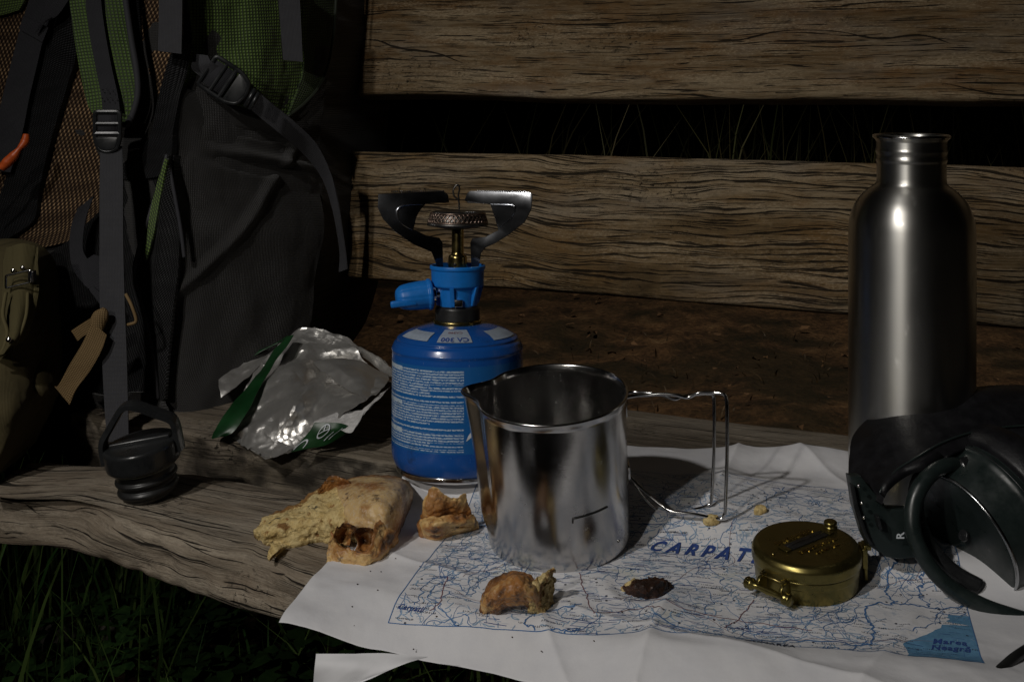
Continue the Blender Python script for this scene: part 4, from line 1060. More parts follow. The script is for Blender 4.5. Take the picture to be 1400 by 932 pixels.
# ============================================================ bread, crumbs, foil wrapper
def remesh(blobs, voxel, smooth_it=3):
    """blobs: (centre, radii, rotation euler) ellipsoids united into one skin -> verts, faces"""
    bm = bmesh.new()
    for c, r, e in blobs:
        Mx = Matrix.Translation(Vector(c)) @ Matrix.Rotation(e[2], 4, 'Z') @ Matrix.Rotation(e[1], 4, 'Y') @ Matrix.Rotation(e[0], 4, 'X') @ Matrix.Diagonal((*r, 1))
        bmesh.ops.create_icosphere(bm, subdivisions=3, radius=1, matrix=Mx)
    me = bpy.data.meshes.new('r'); bm.to_mesh(me); bm.free(); o = bpy.data.objects.new('r', me); C.objects.link(o)
    m = o.modifiers.new('r', 'REMESH'); m.mode = 'VOXEL'; m.voxel_size = voxel
    if smooth_it: s = o.modifiers.new('s', 'SMOOTH'); s.iterations = smooth_it; s.factor = .6
    dg = bpy.context.evaluated_depsgraph_get(); r = bpy.data.meshes.new_from_object(o.evaluated_get(dg))
    V = np.empty(len(r.vertices) * 3); r.vertices.foreach_get('co', V); V = V.reshape(-1, 3); N = np.empty(len(r.vertices) * 3); r.vertices.foreach_get('normal', N); N = N.reshape(-1, 3)
    Fc = [tuple(p.vertices) for p in r.polygons]
    bpy.data.objects.remove(o); bpy.data.meshes.remove(me); bpy.data.meshes.remove(r)
    return V, np.array([f if len(f) == 4 else (*f, f[-1]) for f in Fc]) if all(len(f) == 4 for f in Fc) else Fc, N

def crumb_mat():
    t = NT('torn_bread_crumb'); o = t.objc(); a = t.attr('toast'); n1 = t.noise(o, 110, 5, .7); n2 = t.noise(o, 420, 4, .75); n3 = t.noise(o, 55, 3, .6); n4 = t.noise(t.map(o, (1, 1, 1), (.3, .1, 0)), 85, 4, .7)
    c = t.mix(t.rng(n1, .38, .62), (.84, .67, .33), (.66, .47, .18))
    c = t.mix(t.rng(n2, .52, .66, 0, .5), c, (.40, .27, .10))
    c = t.mix(t.m('MULTIPLY', t.rng(t.m('ADD', n4, t.m('MULTIPLY', a, .24)), .555, .63), .9), c, (.30, .135, .035))
    hb = t.noise(t.map(o, (1, 1, 1), (.7, .4, 0)), 130, 4, .7); c = t.mix(t.m('MULTIPLY', t.rng(t.m('ADD', hb, t.m('MULTIPLY', t.attr('herb'), .24)), .68, .76), .9), c, (.035, .035, .022))
    t.bump(t.m('ADD', t.m('MULTIPLY', n1, .5), t.m('MULTIPLY', n2, .8)), 1, .0026); return t.out(c, .6, 0, .4)
def crust_mat(name, base, toast, char, flour):
    t = NT(name); o = t.objc(); a = t.attr('toast'); n1 = t.noise(o, 70, 5, .65); n2 = t.noise(o, 520, 3, .7); n3 = t.noise(t.map(o, (1, 1, 1), (.5, .2, 0)), 38, 4, .65)
    f = t.m('ADD', a, t.m('MULTIPLY', t.m('SUBTRACT', n1, .5), 1.5))
    c = t.mix(t.rng(f, .12, .50), base, toast); c = t.mix(t.rng(f, .55, .92), c, char)
    c = t.mix(t.rng(n3, .53, .60, 0, .85), c, toast); c = t.mix(t.rng(t.noise(t.map(o, (1, 1, 1), (.9, .6, 0)), 85, 4, .7), .58, .66, 0, .8), c, char)
    c = t.mix(t.m('MULTIPLY', t.rng(n2, .52, .66), flour), c, (.66, .58, .48))
    t.bump(t.m('ADD', t.m('MULTIPLY', n1, .8), t.m('MULTIPLY', n2, .35)), .6, .0012); return t.out(c, .48, 0, .5)
M['crumb'] = crumb_mat()
M['crust'] = crust_mat('floured_crust', (.62, .43, .20), (.32, .14, .040), (.06, .025, .010), .45)
M['crust2'] = crust_mat('toasted_crust', (.64, .42, .17), (.34, .145, .038), (.07, .028, .010), .15)
M['burnt'] = crust_mat('burnt_crust', (.045, .018, .009), (.018, .008, .005), (.008, .004, .003), .0)
def bz(rows): return [[(x, y, float(P(x, y, z)[1])) for (x, y, z) in r] for r in rows]
def bpart(root, nm, rows, mat, n=70, m=50, back=(0, .003, -.006), toast=None, herb=None, sd=1, amp=.0011, jit=.0016):
    z0 = lambda A, B: {'toast': toast(A, B) if toast else 0 * A, 'herb': herb(A, B) if herb else 0 * A}
    o = patch(root, nm, bz(rows), mat, n, m, back=back, afn=z0, jit=[(jit, 90, sd), (jit * .45, 300, sd + 5)], disp=lambda a, b: amp * fbm(a * 160, b * 160, 0, 3, sd + 9) + amp * 1.2 * fbm(a * 50, b * 50, 0, 3, sd + 12), sharp=None)
    return o
def gs(A, B, a, b, r, s=1): return s * np.exp(-(((A - a) ** 2 + (B - b) ** 2) / r ** 2))
GB = 'torn flatbread pieces'
t1 = thing('bread_piece', 'large torn flatbread piece lying half on bare wood and half on the map', 'bread', tuple(P(455, 735)), group=GB)
bpart(t1, 'torn_tongue', [
    [(353, 720, .002), (349, 727, .003), (356, 734, .001)], [(366, 707, .004), (370, 714, .008), (370, 726, .009), (370, 741, .001)],
    [(392, 693, .004), (396, 703, .011), (396, 720, .012), (398, 745, .001)], [(414, 681, .006), (422, 692, .015), (424, 712, .014), (426, 741, .001)],
    [(434, 668, .009), (446, 682, .018), (450, 706, .017), (454, 738, .002)], [(456, 664, .014), (470, 674, .024), (476, 700, .022), (472, 735, .008)], [(485, 660, .016), (500, 668, .028), (502, 700, .027), (494, 726, .014)]],
    M['crumb'], 110, 70, (0, .004, -.007), toast=lambda A, B: gs(A, B, .45, .0, .14, .8) + gs(A, B, .25, .62, .10, .7) + .4 * (B < .08), herb=lambda A, B: gs(A, B, .22, .34, .10, 1.0) + gs(A, B, .52, .42, .13, .8), sd=3, amp=.0014, jit=.0024)
bpart(t1, 'torn_tab', [[(368, 740, .004), (380, 742, .004), (392, 744, .003)], [(370, 748, .003), (378, 752, .003), (384, 750, .002)], [(365, 762, .001), (368, 763, .001), (370, 760, .001)]], M['crumb'], 30, 20, (0, .001, -.002), sd=8, jit=.0012)
bpart(t1, 'raised_flap', [[(436, 676, .012), (438, 664, .020)], [(446, 668, .018), (447, 654, .028)], [(458, 664, .021), (462, 652, .031)], [(470, 664, .022), (480, 657, .027)]], M['crust2'], 40, 26, (0, .002, -.003), toast=lambda A, B: .35 + .5 * B, sd=14, jit=.0014)
bpart(t1, 'crust_dome', [
    [(458, 660, .018), (462, 670, .024), (470, 690, .024), (478, 714, .020)], [(488, 652, .020), (492, 664, .030), (498, 690, .031), (505, 716, .022)],
    [(518, 649, .020), (522, 660, .033), (524, 690, .033), (527, 722, .020), (528, 742, .008)], [(544, 651, .016), (550, 664, .028), (547, 690, .026), (544, 720, .014), (539, 748, .002)],
    [(558, 657, .008), (563, 672, .012), (556, 695, .011), (548, 720, .005), (542, 738, .001)], [(561, 664, .002), (565, 678, .003), (558, 700, .003), (549, 725, .002), (543, 742, .001)]],
    M['crust'], 110, 80, (-.003, .006, -.012), toast=lambda A, B: .16 + .6 * sstep(.78, .95, A) + gs(A, B, .70, .85, .2, .7) + .35 * sstep(.1, 0, B) + gs(A, B, .25, .30, .10, .45), sd=20, amp=.0003, jit=.0009)
bpart(t1, 'folded_end', [
    [(454, 724, .015), (450, 740, .010), (448, 757, .006), (449, 772, .001)], [(462, 740, .012), (463, 750, .010), (462, 762, .006), (464, 775, .001)], [(478, 750, .011), (480, 756, .009), (480, 765, .006), (482, 775, .001)],
    [(496, 754, .012), (500, 760, .010), (500, 768, .006), (502, 774, .001)], [(508, 742, .016), (516, 750, .012), (517, 760, .007), (518, 767, .001)], [(512, 718, .024), (528, 730, .017), (531, 745, .009), (533, 758, .001)], [(524, 706, .026), (540, 720, .016), (543, 733, .008), (542, 748, .001)]],
    M['crust2'], 110, 50, (0, .003, -.003), toast=lambda A, B: .22 + gs(A, B, .85, .5, .16, .9) + .35 * (B < .12) - .1 * B, sd=31, jit=.0020)
bpart(t1, 'curled_leaf', [[(457, 742, .010), (455, 730, .016), (462, 719, .022)], [(466, 745, .007), (468, 733, .008), (474, 715, .024)], [(478, 744, .008), (480, 733, .012), (488, 722, .024)]], M['crust2'], 40, 30, (0, .0015, -.001), toast=lambda A, B: .25 + .6 * (B > .85) + .3 * (A > .8), sd=40, jit=.0010)
bpart(t1, 'inner_crumb', [[(484, 722, .020), (488, 738, .010), (486, 750, .006)], [(498, 720, .020), (500, 740, .006), (498, 756, .006)], [(512, 724, .020), (512, 738, .012), (510, 748, .010)]], M['crust2'], 40, 30, (0, .002, -.002), toast=lambda A, B: .9 - .3 * B, sd=44, jit=.0014)  # back of the cavity, its shade put into the crumb's dark colour
t2 = thing('bread_piece', 'small folded piece of browned bread between the large piece and the steel mug', 'bread', tuple(P(612, 715)), group=GB)
bpart(t2, 'upright_crust', [[(576, 697, .019), (575, 706, .014), (578, 716, .008)], [(583, 676, .032), (584, 694, .024), (588, 714, .012)], [(594, 665, .038), (596, 690, .026), (600, 712, .014)], [(608, 675, .032), (608, 692, .024), (612, 710, .013)], [(624, 682, .027), (626, 695, .020), (630, 708, .012)], [(637, 674, .030), (642, 690, .020), (645, 706, .010)]],
      M['crust2'], 80, 50, (0, .004, -.002), toast=lambda A, B: .15 + .35 * B + gs(A, B, .5, .85, .25, .5) - .25 * (B < .15), sd=50, jit=.0018)
bpart(t2, 'rolled_crust', [[(573, 712, .012), (570, 722, .009), (574, 732, .004), (580, 736, .001)], [(586, 706, .018), (588, 716, .017), (592, 728, .010), (597, 738, .001)], [(608, 703, .020), (610, 713, .018), (612, 724, .010), (614, 733, .001)], [(630, 701, .019), (634, 711, .016), (635, 720, .009), (636, 728, .001)], [(648, 704, .013), (654, 712, .009), (655, 718, .005), (653, 724, .001)]],
      M['crust2'], 90, 50, (0, .006, -.006), toast=lambda A, B: .12 + gs(A, B, .30, .55, .12, 1.1) + gs(A, B, .75, .1, .18, .7) + .45 * (A < .06) - .5 * gs(A, B, .85, .5, .2), sd=55, jit=.0016)
t3 = thing('bread_piece', 'arched browned bread crust with pale torn end in front of the steel mug', 'bread', tuple(P(708, 826)), group=GB)
bpart(t3, 'arched_crust', [[(658, 818, .005), (655, 828, .005), (657, 838, .001)], [(664, 801, .012), (667, 812, .014), (670, 824, .011), (673, 836, .003)], [(684, 789, .018), (688, 799, .021), (690, 813, .018), (694, 827, .010)], [(704, 779, .022), (708, 789, .026), (711, 806, .023), (713, 824, .012)], [(720, 783, .021), (725, 796, .022), (727, 813, .018), (727, 832, .006)], [(736, 800, .014), (738, 808, .015), (739, 822, .011), (735, 838, .001)]],
      M['crust2'], 100, 60, (0, .003, -.004), toast=lambda A, B: .42 + .3 * (B < .2) - .75 * sstep(.55, .9, A) * sstep(.1, .5, B) + gs(A, B, .42, .55, .12, .6) + .5 * (A < .04) + .4 * (B > .94), sd=61, jit=.0016)
bpart(t3, 'pale_crumb', [[(720, 806, .016), (724, 820, .012), (728, 838, .001)], [(728, 796, .019), (734, 812, .015), (736, 842, .001)], [(738, 786, .022), (744, 806, .014), (746, 840, .001)], [(750, 775, .028), (754, 800, .013), (752, 832, .001)], [(757, 776, .025), (760, 800, .010), (757, 820, .002)]], M['crumb'], 70, 60, (0, .005, -.004), toast=lambda A, B: gs(A, B, .4, .6, .14, .9), sd=66, amp=.0018, jit=.0028)
t4 = thing('bread_piece', 'flat near-black burnt scrap of crust lying between the mug and the compass', 'bread', tuple(P(885, 810)), group=GB)
bpart(t4, 'burnt_crust', [[(853, 796, .004), (851, 804, .003), (855, 812, .001)], [(864, 789, .007), (866, 800, .009), (866, 817, .001)], [(882, 787, .008), (884, 800, .010), (888, 821, .001)], [(903, 789, .007), (905, 800, .008), (904, 818, .001)], [(917, 797, .004), (920, 803, .003), (914, 811, .001)]], M['burnt'], 80, 50, (0, .003, -.003), sd=71, amp=.0016, jit=.0026)
bpart(t4, 'pale_crumb', [[(848, 800, .003), (848, 808, .001)], [(856, 793, .007), (858, 806, .003)], [(866, 790, .007), (866, 800, .004)]], M['crumb'], 24, 20, (0, .002, -.002), sd=75, jit=.0014)
def bread(lab, base, blobs, mat, seed, voxel, nm):
    V, Fc, N = remesh(blobs, voxel, 1)
    V = V + N * (.0007 * fbm(V[:, 0] * 300, V[:, 1] * 300, V[:, 2] * 300, 3, seed))[:, None]
    o = obj(nm, make_mesh(nm, V, Fc, mat)); o.location = tuple(base); return tag(o, lab, 'bread crumb', 'bread crumbs on the map')
for px, py, r, lab, sd in ((972, 715, .0050, 'pale crumb below the corner of the mug handle', 3), (1038, 701, .0045, 'pale crumb on the map between mug handle and compass', 4)):
    b = P(px, py, .002); bread(lab, b, [((0, 0, r * .4), (r * 1.1, r * .8, r * .75), (.3, .2, sd)), ((r * .6, 0, r * .5), (r * .6, r * .7, r * .6), (0, .5, 0))], M['crumb'], 70 + sd, .0005, 'bread_crumb')
rr = random.Random(5); V = []; Fc = []
for i in range(38):
    px, py = rr.uniform(440, 1300), rr.uniform(700, 905)
    if rr.random() < .5: px = rr.uniform(440, 760)
    q = P(px, py, .0026); 
    S, t_ = st(px, py)
    if not (0.01 < t_ < .27 and 0 < S < .44): q = P(px, py, .001)
    s = rr.uniform(.0003, .0007); bm = bmesh.new(); bmesh.ops.create_icosphere(bm, subdivisions=1, radius=s); o_ = len(V)
    z = map_pt(S, t_, .0004) if (0.01 < t_ < .27 and 0 < S < .44) else q
    for v in bm.verts: V.append((z[0] + v.co.x * rr.uniform(.6, 1.3), z[1] + v.co.y, z[2] + v.co.z * .7))
    Fc += [tuple(v.index + o_ for v in f.verts) for f in bm.faces]; bm.free()
tag(obj('crumbs', make_mesh('crumbs', V, Fc, M['burnt'], smooth=False)), 'tiny dark crumbs scattered over the map and wood', 'crumbs', kind='stuff')

# ---- foil food wrapper
def build_wrapper():
    base = P(415, 612)
    wr = thing('foil_wrapper', 'torn crumpled silver foil wrapper with green printed outside beside the backpack', 'food wrapper', tuple(base))
    t = NT('foil'); o = t.objc(); n = t.noise(o, 45, 5, .6); n2 = t.noise(o, 500, 4, .7)
    col = t.mix(t.rng(n, .3, .7), (.66, .64, .61), (.50, .49, .47)); wv = t.vor(t.map(o, (1, 1, 1.0)), 70, 'F1'); t.bump(t.m('ADD', wv, t.m('ADD', n, t.m('MULTIPLY', n2, .12))), .35, .0020)
    foil = t.out(col, t.rng(n, .3, .7, .30, .42), .80, .5)
    t = NT('white_torn_lining'); nn = t.noise(t.objc(), 300, 4, .7); t.bump(nn, .6, .001); lining = t.out(t.mix(t.rng(nn, .3, .7), (.38, .37, .36), (.62, .61, .60)), .7, 0, .3)
    green = mat_simple('green_glossy_print', (.004, .036, .008), .38, 0, .6, 60, .45, .1, .0006)
    dkgrey = mat_simple('dark_foil_underside', (.10, .105, .10), .35, .7, .5, 60, .3, .2, .001)
    def crump(amp, f, seed):
        def fn(a, b):
            x, y = a * f, b * f; r = 0
            for i, (ca, sa) in enumerate(((1, .3), (-.4, 1), (.8, -.7), (.2, .9), (-.9, -.3))):
                q = x * ca + y * sa + .8 * vn(x * .7, y * .7, i, seed); r = r + (np.abs(((q * .9 + i * .37) % 2) - 1) - .5) * (.55 + .45 * vn(x * .5, y * .5, i + 9, seed))
            return amp * (r * .62 + .5 * fbm(x * 1.2, y * 1.2, 0, 3, seed + 4))
        return fn
    # main inner face, sloping from the table edge up to the back
    patch(wr, 'foil_face', [
        [(322, 548, 1.00), (345, 505, 1.02), (372, 478, 1.035), (400, 455, 1.045), (430, 447, 1.045)],
        [(318, 578, .97), (352, 530, .995), (392, 500, 1.01), (440, 478, 1.02), (478, 470, 1.02)],
        [(315, 590, .955), (358, 550, .965), (405, 524, .970), (452, 512, 1.010), (505, 500, 1.000)],
        [(322, 603, .943), (362, 578, .935), (405, 552, .925), (458, 532, .965), (532, 512, .955)],
        [(340, 612, .930), (368, 602, .915), (400, 588, .915), (440, 567, .925), (520, 540, .930)],
        [(362, 628, .908), (388, 616, .905), (412, 604, .905), (440, 588, .905), (500, 560, .915)]], foil, 90, 90, .00025, disp=crump(.0100, 21, 3), jit=[(.0020, 80, 5)], sharp=8)
    # upper rear flap behind the mouth
    patch(wr, 'foil_flap', [
        [(304, 545, 1.03), (300, 520, 1.045), (318, 500, 1.06)], [(332, 520, 1.035), (345, 500, 1.055), (368, 478, 1.07)],
        [(372, 492, 1.05), (388, 470, 1.06), (408, 450, 1.07)], [(430, 480, 1.045), (445, 462, 1.055), (452, 452, 1.06)],
        [(490, 490, 1.02), (495, 480, 1.03), (490, 470, 1.035)], [(534, 512, .985), (534, 508, .99), (528, 500, .995)]], foil, 60, 30, .00025, disp=crump(.0070, 26, 8), jit=[(.0016, 80, 15)], sharp=8)
    # overhanging lip making the dark mouth
    patch(wr, 'foil_lip', [
        [(428, 497, .985), (440, 505, .965), (450, 520, .955)], [(455, 490, .980), (470, 505, .950), (470, 530, .935)],
        [(490, 492, .975), (500, 512, .945), (488, 538, .925)], [(532, 512, .962), (520, 528, .940), (500, 548, .915)]], foil, 30, 22, .00025, disp=crump(.0070, 20, 12), jit=[(.0010, 80, 25)], sharp=8)
    # green curled strip down the left
    patch(wr, 'printed_edge', [
        [(392, 461, 1.030), (397, 459, 1.025), (402, 458, 1.02)], [(372, 482, 1.015), (378, 483, 1.005), (382, 485, 1.0)], [(352, 512, .990), (358, 514, .982), (362, 517, .978)],
        [(326, 542, .965), (336, 550, .955), (342, 556, .950)], [(304, 570, .948), (314, 581, .938), (322, 587, .935)], [(292, 590, .940), (298, 596, .934), (306, 597, .934)], [(289, 598, .938), (291, 600, .936), (294, 598, .936)]], green, 70, 16, .0003, disp=crump(.0012, 60, 20))
    patch(wr, 'printed_corner', [[(330, 496, 1.065), (345, 488, 1.07), (362, 478, 1.075)], [(335, 488, 1.07), (352, 480, 1.075), (385, 466, 1.075)], [(350, 483, 1.075), (368, 474, 1.078), (394, 458, 1.08)]], green, 30, 20, .0003, disp=crump(.001, 60, 22))
    # green printed underside turned up at the bottom
    g_rows = [[(398, 618, .898), (412, 602, .897), (424, 588, .896), (430, 577, .897)], [(420, 613, .896), (432, 600, .895), (440, 588, .894), (446, 577, .896)], [(446, 608, .896), (452, 597, .895), (460, 587, .894), (464, 578, .896)], [(470, 595, .898), (474, 590, .897), (476, 585, .897), (478, 582, .898)]]
    gp = patch(wr, 'printed_flap', g_rows, green, 40, 30, .0003, disp=crump(.0008, 60, 25))
    G = cgrid(g_rows, 60, 60)
    def on_flap(a, b, off=.0009):   # a along 0..1, b up 0..1
        i = np.clip(a * 59, 0, 58.99); j = np.clip(b * 59, 0, 58.99); i0 = i.astype(int); j0 = j.astype(int); fi = (i - i0)[:, None]; fj = (j - j0)[:, None]
        q = G[i0, j0] * (1 - fi) * (1 - fj) + G[i0 + 1, j0] * fi * (1 - fj) + G[i0, j0 + 1] * (1 - fi) * fj + G[i0 + 1, j0 + 1] * fi * fj
        return q + np.array([0, -off, off * .6])
    def ring(ca, cb, ra, rb, w, arc=(0, 2 * PI)):
        a = np.linspace(*arc, 40); o1 = np.stack([ca + ra * np.cos(a), cb + rb * np.sin(a)], -1); o2 = np.stack([ca + (ra - w) * np.cos(a), cb + (rb - w * rb / ra) * np.sin(a)], -1)
        q = np.concatenate([o1, o2]); f = [(i, i + 1, 40 + i + 1, 40 + i) for i in range(39)]
        return q, f
    segs = [ring(.40, .62, .115, .30, .018), ring(.12, .05, .11, .30, .02, (0, PI))]
    for a in (.3, 1.87, 3.6):
        q = [(.40 + .0 * math.cos(a), .62), (.40 + .11 * math.cos(a), .62 + .29 * math.sin(a))]; d = np.array([-math.sin(a) * .008, math.cos(a) * .02])
        segs.append((np.array([np.array(q[0]) - d, np.array(q[1]) - d, np.array(q[1]) + d, np.array(q[0]) + d]), [(0, 1, 2, 3)]))
    for i in range(9): segs.append((np.array([(.66 + i * .018, .22 + i * .055), (.672 + i * .018, .20 + i * .055), (.700 + i * .018, .30 + i * .05), (.688 + i * .018, .32 + i * .05)]), [(0, 1, 2, 3)]))
    for i in range(4): segs.append((np.array([(.56 + i * .02, .22 + i * .09), (.575 + i * .02, .19 + i * .09), (.595 + i * .02, .27 + i * .09), (.58 + i * .02, .30 + i * .09)]), [(0, 1, 2, 3)]))
    V = np.concatenate([s[0] for s in segs]); Fc = []; o_ = 0
    for q, f in segs: Fc += [tuple(i + o_ for i in ff) for ff in f]; o_ += len(q)
    part(wr, 'recycling_mark', on_flap(V[:, 0], V[:, 1]), Fc, M['white_print'], smooth=False)
    # torn white paper edge right of the print
    patch(wr, 'torn_edge', [[(428, 580, .900), (430, 575, .903), (440, 572, .91)], [(455, 579, .897), (460, 571, .905), (468, 562, .915)], [(472, 590, .893), (482, 576, .900), (490, 560, .912)], [(484, 588, .893), (492, 572, .900), (500, 556, .912)], [(495, 566, .905), (508, 553, .915), (518, 540, .925)], [(520, 544, .92), (526, 537, .93), (533, 530, .94)]], lining, 60, 14, .0004,
          disp=lambda a, b: .0016 * fbm(a * 150, b * 150, 0, 3, 77))
    patch(wr, 'dark_lining', [[(448, 574, .905), (470, 560, .92), (486, 546, .93)], [(470, 580, .900), (482, 568, .912), (494, 552, .925)], [(484, 578, .903), (490, 566, .915), (498, 554, .925)]], dkgrey, 20, 16, .0003, disp=crump(.0008, 60, 28))
    # bottom hem
    patch(wr, 'foil_hem', [[(318, 600, .945), (336, 610, .930), (362, 628, .906)], [(330, 592, .948), (350, 604, .930), (384, 622, .905)], [(345, 585, .945), (372, 598, .925), (402, 612, .903)]], foil, 22, 22, .00025, disp=crump(.0016, 60, 32), jit=[(.0012, 160, 35)], sharp=9)
build_wrapper()
# ============================================================ headphones
def build_phones():
    base = P(1300, 790)
    hp = thing('headphones', 'black over-ear headphones lying on the map right of the compass, running out of frame', 'headphones', tuple(base))
    D = .70
    # padded headband: outer edge (far) to inner edge (near), closing a thick pad
    rows = [[(1170, 668, .715), (1182, 676, .705), (1206, 690, .690)],
            [(1168, 640, .730), (1186, 655, .712), (1214, 672, .690)],
            [(1174, 604, .745), (1198, 622, .722), (1238, 652, .695)],
            [(1206, 574, .755), (1226, 592, .730), (1268, 640, .695)],
            [(1256, 553, .760), (1270, 566, .738), (1302, 622, .705)],
            [(1318, 541, .762), (1326, 554, .742), (1345, 606, .715)],
            [(1396, 536, .765), (1400, 549, .745), (1410, 598, .720)],
            [(1480, 545, .765), (1484, 558, .745), (1480, 600, .715)],
            [(1560, 580, .755), (1555, 592, .735), (1530, 630, .700)],
            [(1600, 650, .740), (1590, 660, .715), (1560, 680, .680)]]
    patch(hp, 'headband', rows, M['pad'], 140, 40, back=(-.001, .007, .003), sharp=None)
    Gb = cgrid(rows, 90, 21)
    part(hp, 'headband_rim', *tube(Gb[:, 0] + np.array([.002, .002, -.004]), [.001, .0050, .0052, .0052, .0054, .0054, .0054, .0054, .0054, .0054], 14), M['pad'])
    nb = Gb[:, 5] - Gb[:, 3]; part(hp, 'headband_seam', *tube(Gb[6:, 4] + np.array([0, -.0016, .0006]), .0008, 6), M['plastic_grn'])
    part(hp, 'headband_seam', *tube(Gb[6:, 17] + np.array([0, -.0014, .0006]), .0007, 6), M['plastic_grn'])
    # side arm with slider
    def pl(name, pts, Y, th, mat, bev=.0012, tilt=0.0):
        q = [W(x, y, Y) for x, y in pts]; c = np.mean(q, 0); v, f = plate([(a[0] - c[0], a[2] - c[2]) for a in q], th, bev)
        v = v @ np.array(Matrix.Rotation(tilt, 3, 'X')).T; return part(hp, name, v + c, f, mat, sharp=35)
    pl('side_arm', [(1161, 650), (1166, 690), (1176, 726), (1183, 741), (1206, 756), (1225, 759), (1250, 756), (1256, 742), (1254, 694), (1232, 693), (1209, 692), (1206, 686), (1190, 668), (1176, 650)], .700, .012, M['plastic_grn'], .002, -.15)
    pl('side_arm_edge', [(1162, 660), (1167, 692), (1178, 728), (1186, 742), (1191, 742), (1183, 725), (1173, 690), (1169, 664)], .692, .004, M['plastic'], .001, -.15)
    b = pl('arm_latch', [(1196, 704), (1201, 704), (1205, 722), (1200, 722)], .688, .006, M['plastic'], .0008)
    for (x, y) in ((1178, 687), (1181, 707), (1174, 664)):
        c = W(x, y, .689); V, Fc = lathe([(0, 0), (.0012, 0), (.0010, .0009), (0, .0012)], 12); part(hp, 'screw', V @ np.array(Matrix.Rotation(PI / 2, 3, 'X')).T + c, Fc, M['chrome'])
    V, Fc = text_geo('R', .0068, .0001, .0001, 'CENTER'); V = np.stack([-V[:, 1] * .95, V[:, 2], V[:, 0]], -1)
    part(hp, 'side_letter', V + W(1236, 732, .6875), Fc, M['white_print'], smooth=False)
    # yoke ring round the ear cup
    yk = [W(*p) for p in [(1330, 637, .712), (1305, 634, .704), (1284, 640, .698), (1264, 657, .692), (1250, 684, .688), (1247, 715, .684), (1256, 748, .680), (1276, 780, .676), (1304, 806, .672), (1336, 824, .668), (1372, 838, .664), (1420, 850, .66), (1480, 850, .66)]]
    part(hp, 'yoke_ring', *tube(yk, [.0036, .0044, .0048, .0048, .0046, .0046, .0046, .0044], 16, 110), M['plastic_grn'])
    yk2 = [p + np.array([.0075, .016, .002]) for p in yk[1:10]]
    part(hp, 'yoke_inner_ring', *tube(yk2, .0052, 14, 80), M['plastic'])
    # ear cup: axis pointing right, up and away
    Y0 = .705
    c = W(1318, 731, Y0); ax = Vector((.86, .335, .36)).normalized(); Rm = np.array(ax.to_track_quat('Z', 'Y').to_matrix())
    R0 = .0400
    def cup(name, prof, mat, seg=96, par=hp, **k):
        V, Fc = lathe(prof, seg); return part(par, name, V @ Rm.T + c, Fc, mat, **k)
    cup('cup_face', rounded([(0, .0010), (R0 * .45, .0005), (R0 * .93, -.0002), (R0 * .965, .0010)], .001), M['plastic_grn'])
    cup('cup_trim', [(R0 * .960, .0010), (R0 * .972, -.0009), (R0 * .992, -.0009), (R0 * 1.0, .0008), (R0 * .99, .0012), (R0 * .960, .0010)], mat_simple('satin_trim', (.42, .43, .44), .25, 1, .5, 300, .05))
    cup('ear_cup', rounded([(R0 * .985, .0008), (R0 * 1.0, .003), (R0 * 1.10, .0200), (R0 * 1.14, .0225), (R0 * 1.14, .0262), (R0 * 1.10, .0275), (R0 * 1.10, .0290)], .0012), M['plastic_grn'])
    cup('cup_groove', [(R0 * 1.12, .0238), (R0 * 1.150, .0238), (R0 * 1.150, .0246), (R0 * 1.12, .0246)], M['plastic'])
    cup('ear_cushion', rounded([(R0 * 1.09, .0285), (R0 * 1.18, .0300), (R0 * 1.24, .0365), (R0 * 1.24, .0440), (R0 * 1.17, .0510), (R0 * 1.0, .0530), (R0 * .8, .0505), (R0 * .7, .044), (0, .040)], .004), M['pad'])
    # pivot lug between yoke and cup
    part(hp, 'yoke_pivot', *tube([W(1312, 640, .702), W(1326, 636, .706), W(1342, 634, .712)], [.0048, .0062, .0052], 12, 12), M['plastic'])
    V, Fc = lathe(rounded([(0, 0), (.0035, 0), (.0035, .0020), (0, .0024)], .0006), 24); part(hp, 'face_stud', V @ Rm.T * np.array([-1, -1, 1]) + c + np.array([-.001, -.004, .001]), Fc, M['plastic'])
    # second cup beyond the frame, resting on the map
    c2 = W(1560, 800, .70); c = c2; cup('ear_cup', rounded([(0, 0), (R0, 0), (R0 * 1.1, .02), (R0 * 1.1, .028), (0, .028)], .002), M['plastic_grn'])
    # rims lying on the table under the yoke
    lw = [W(*p) for p in [(1330, 822, .672), (1348, 832, .668), (1380, 845, .664), (1420, 858, .66), (1500, 866, .66)]]
    part(hp, 'lower_rim', *tube(lw, .0040, 12, 40), M['plastic'])
    cb = tag(obj('headphone_cable', make_mesh('headphone_cable', *tube([W(1325, 962, .584), W(1346, 938, .592), W(1372, 912, .603), W(1400, 890, .615), W(1450, 864, .635), W(1520, 845, .655)], .0028, 12, 60), M['rubber'])), 'thick black cable crossing the map at the bottom right corner', 'cable')
build_phones()
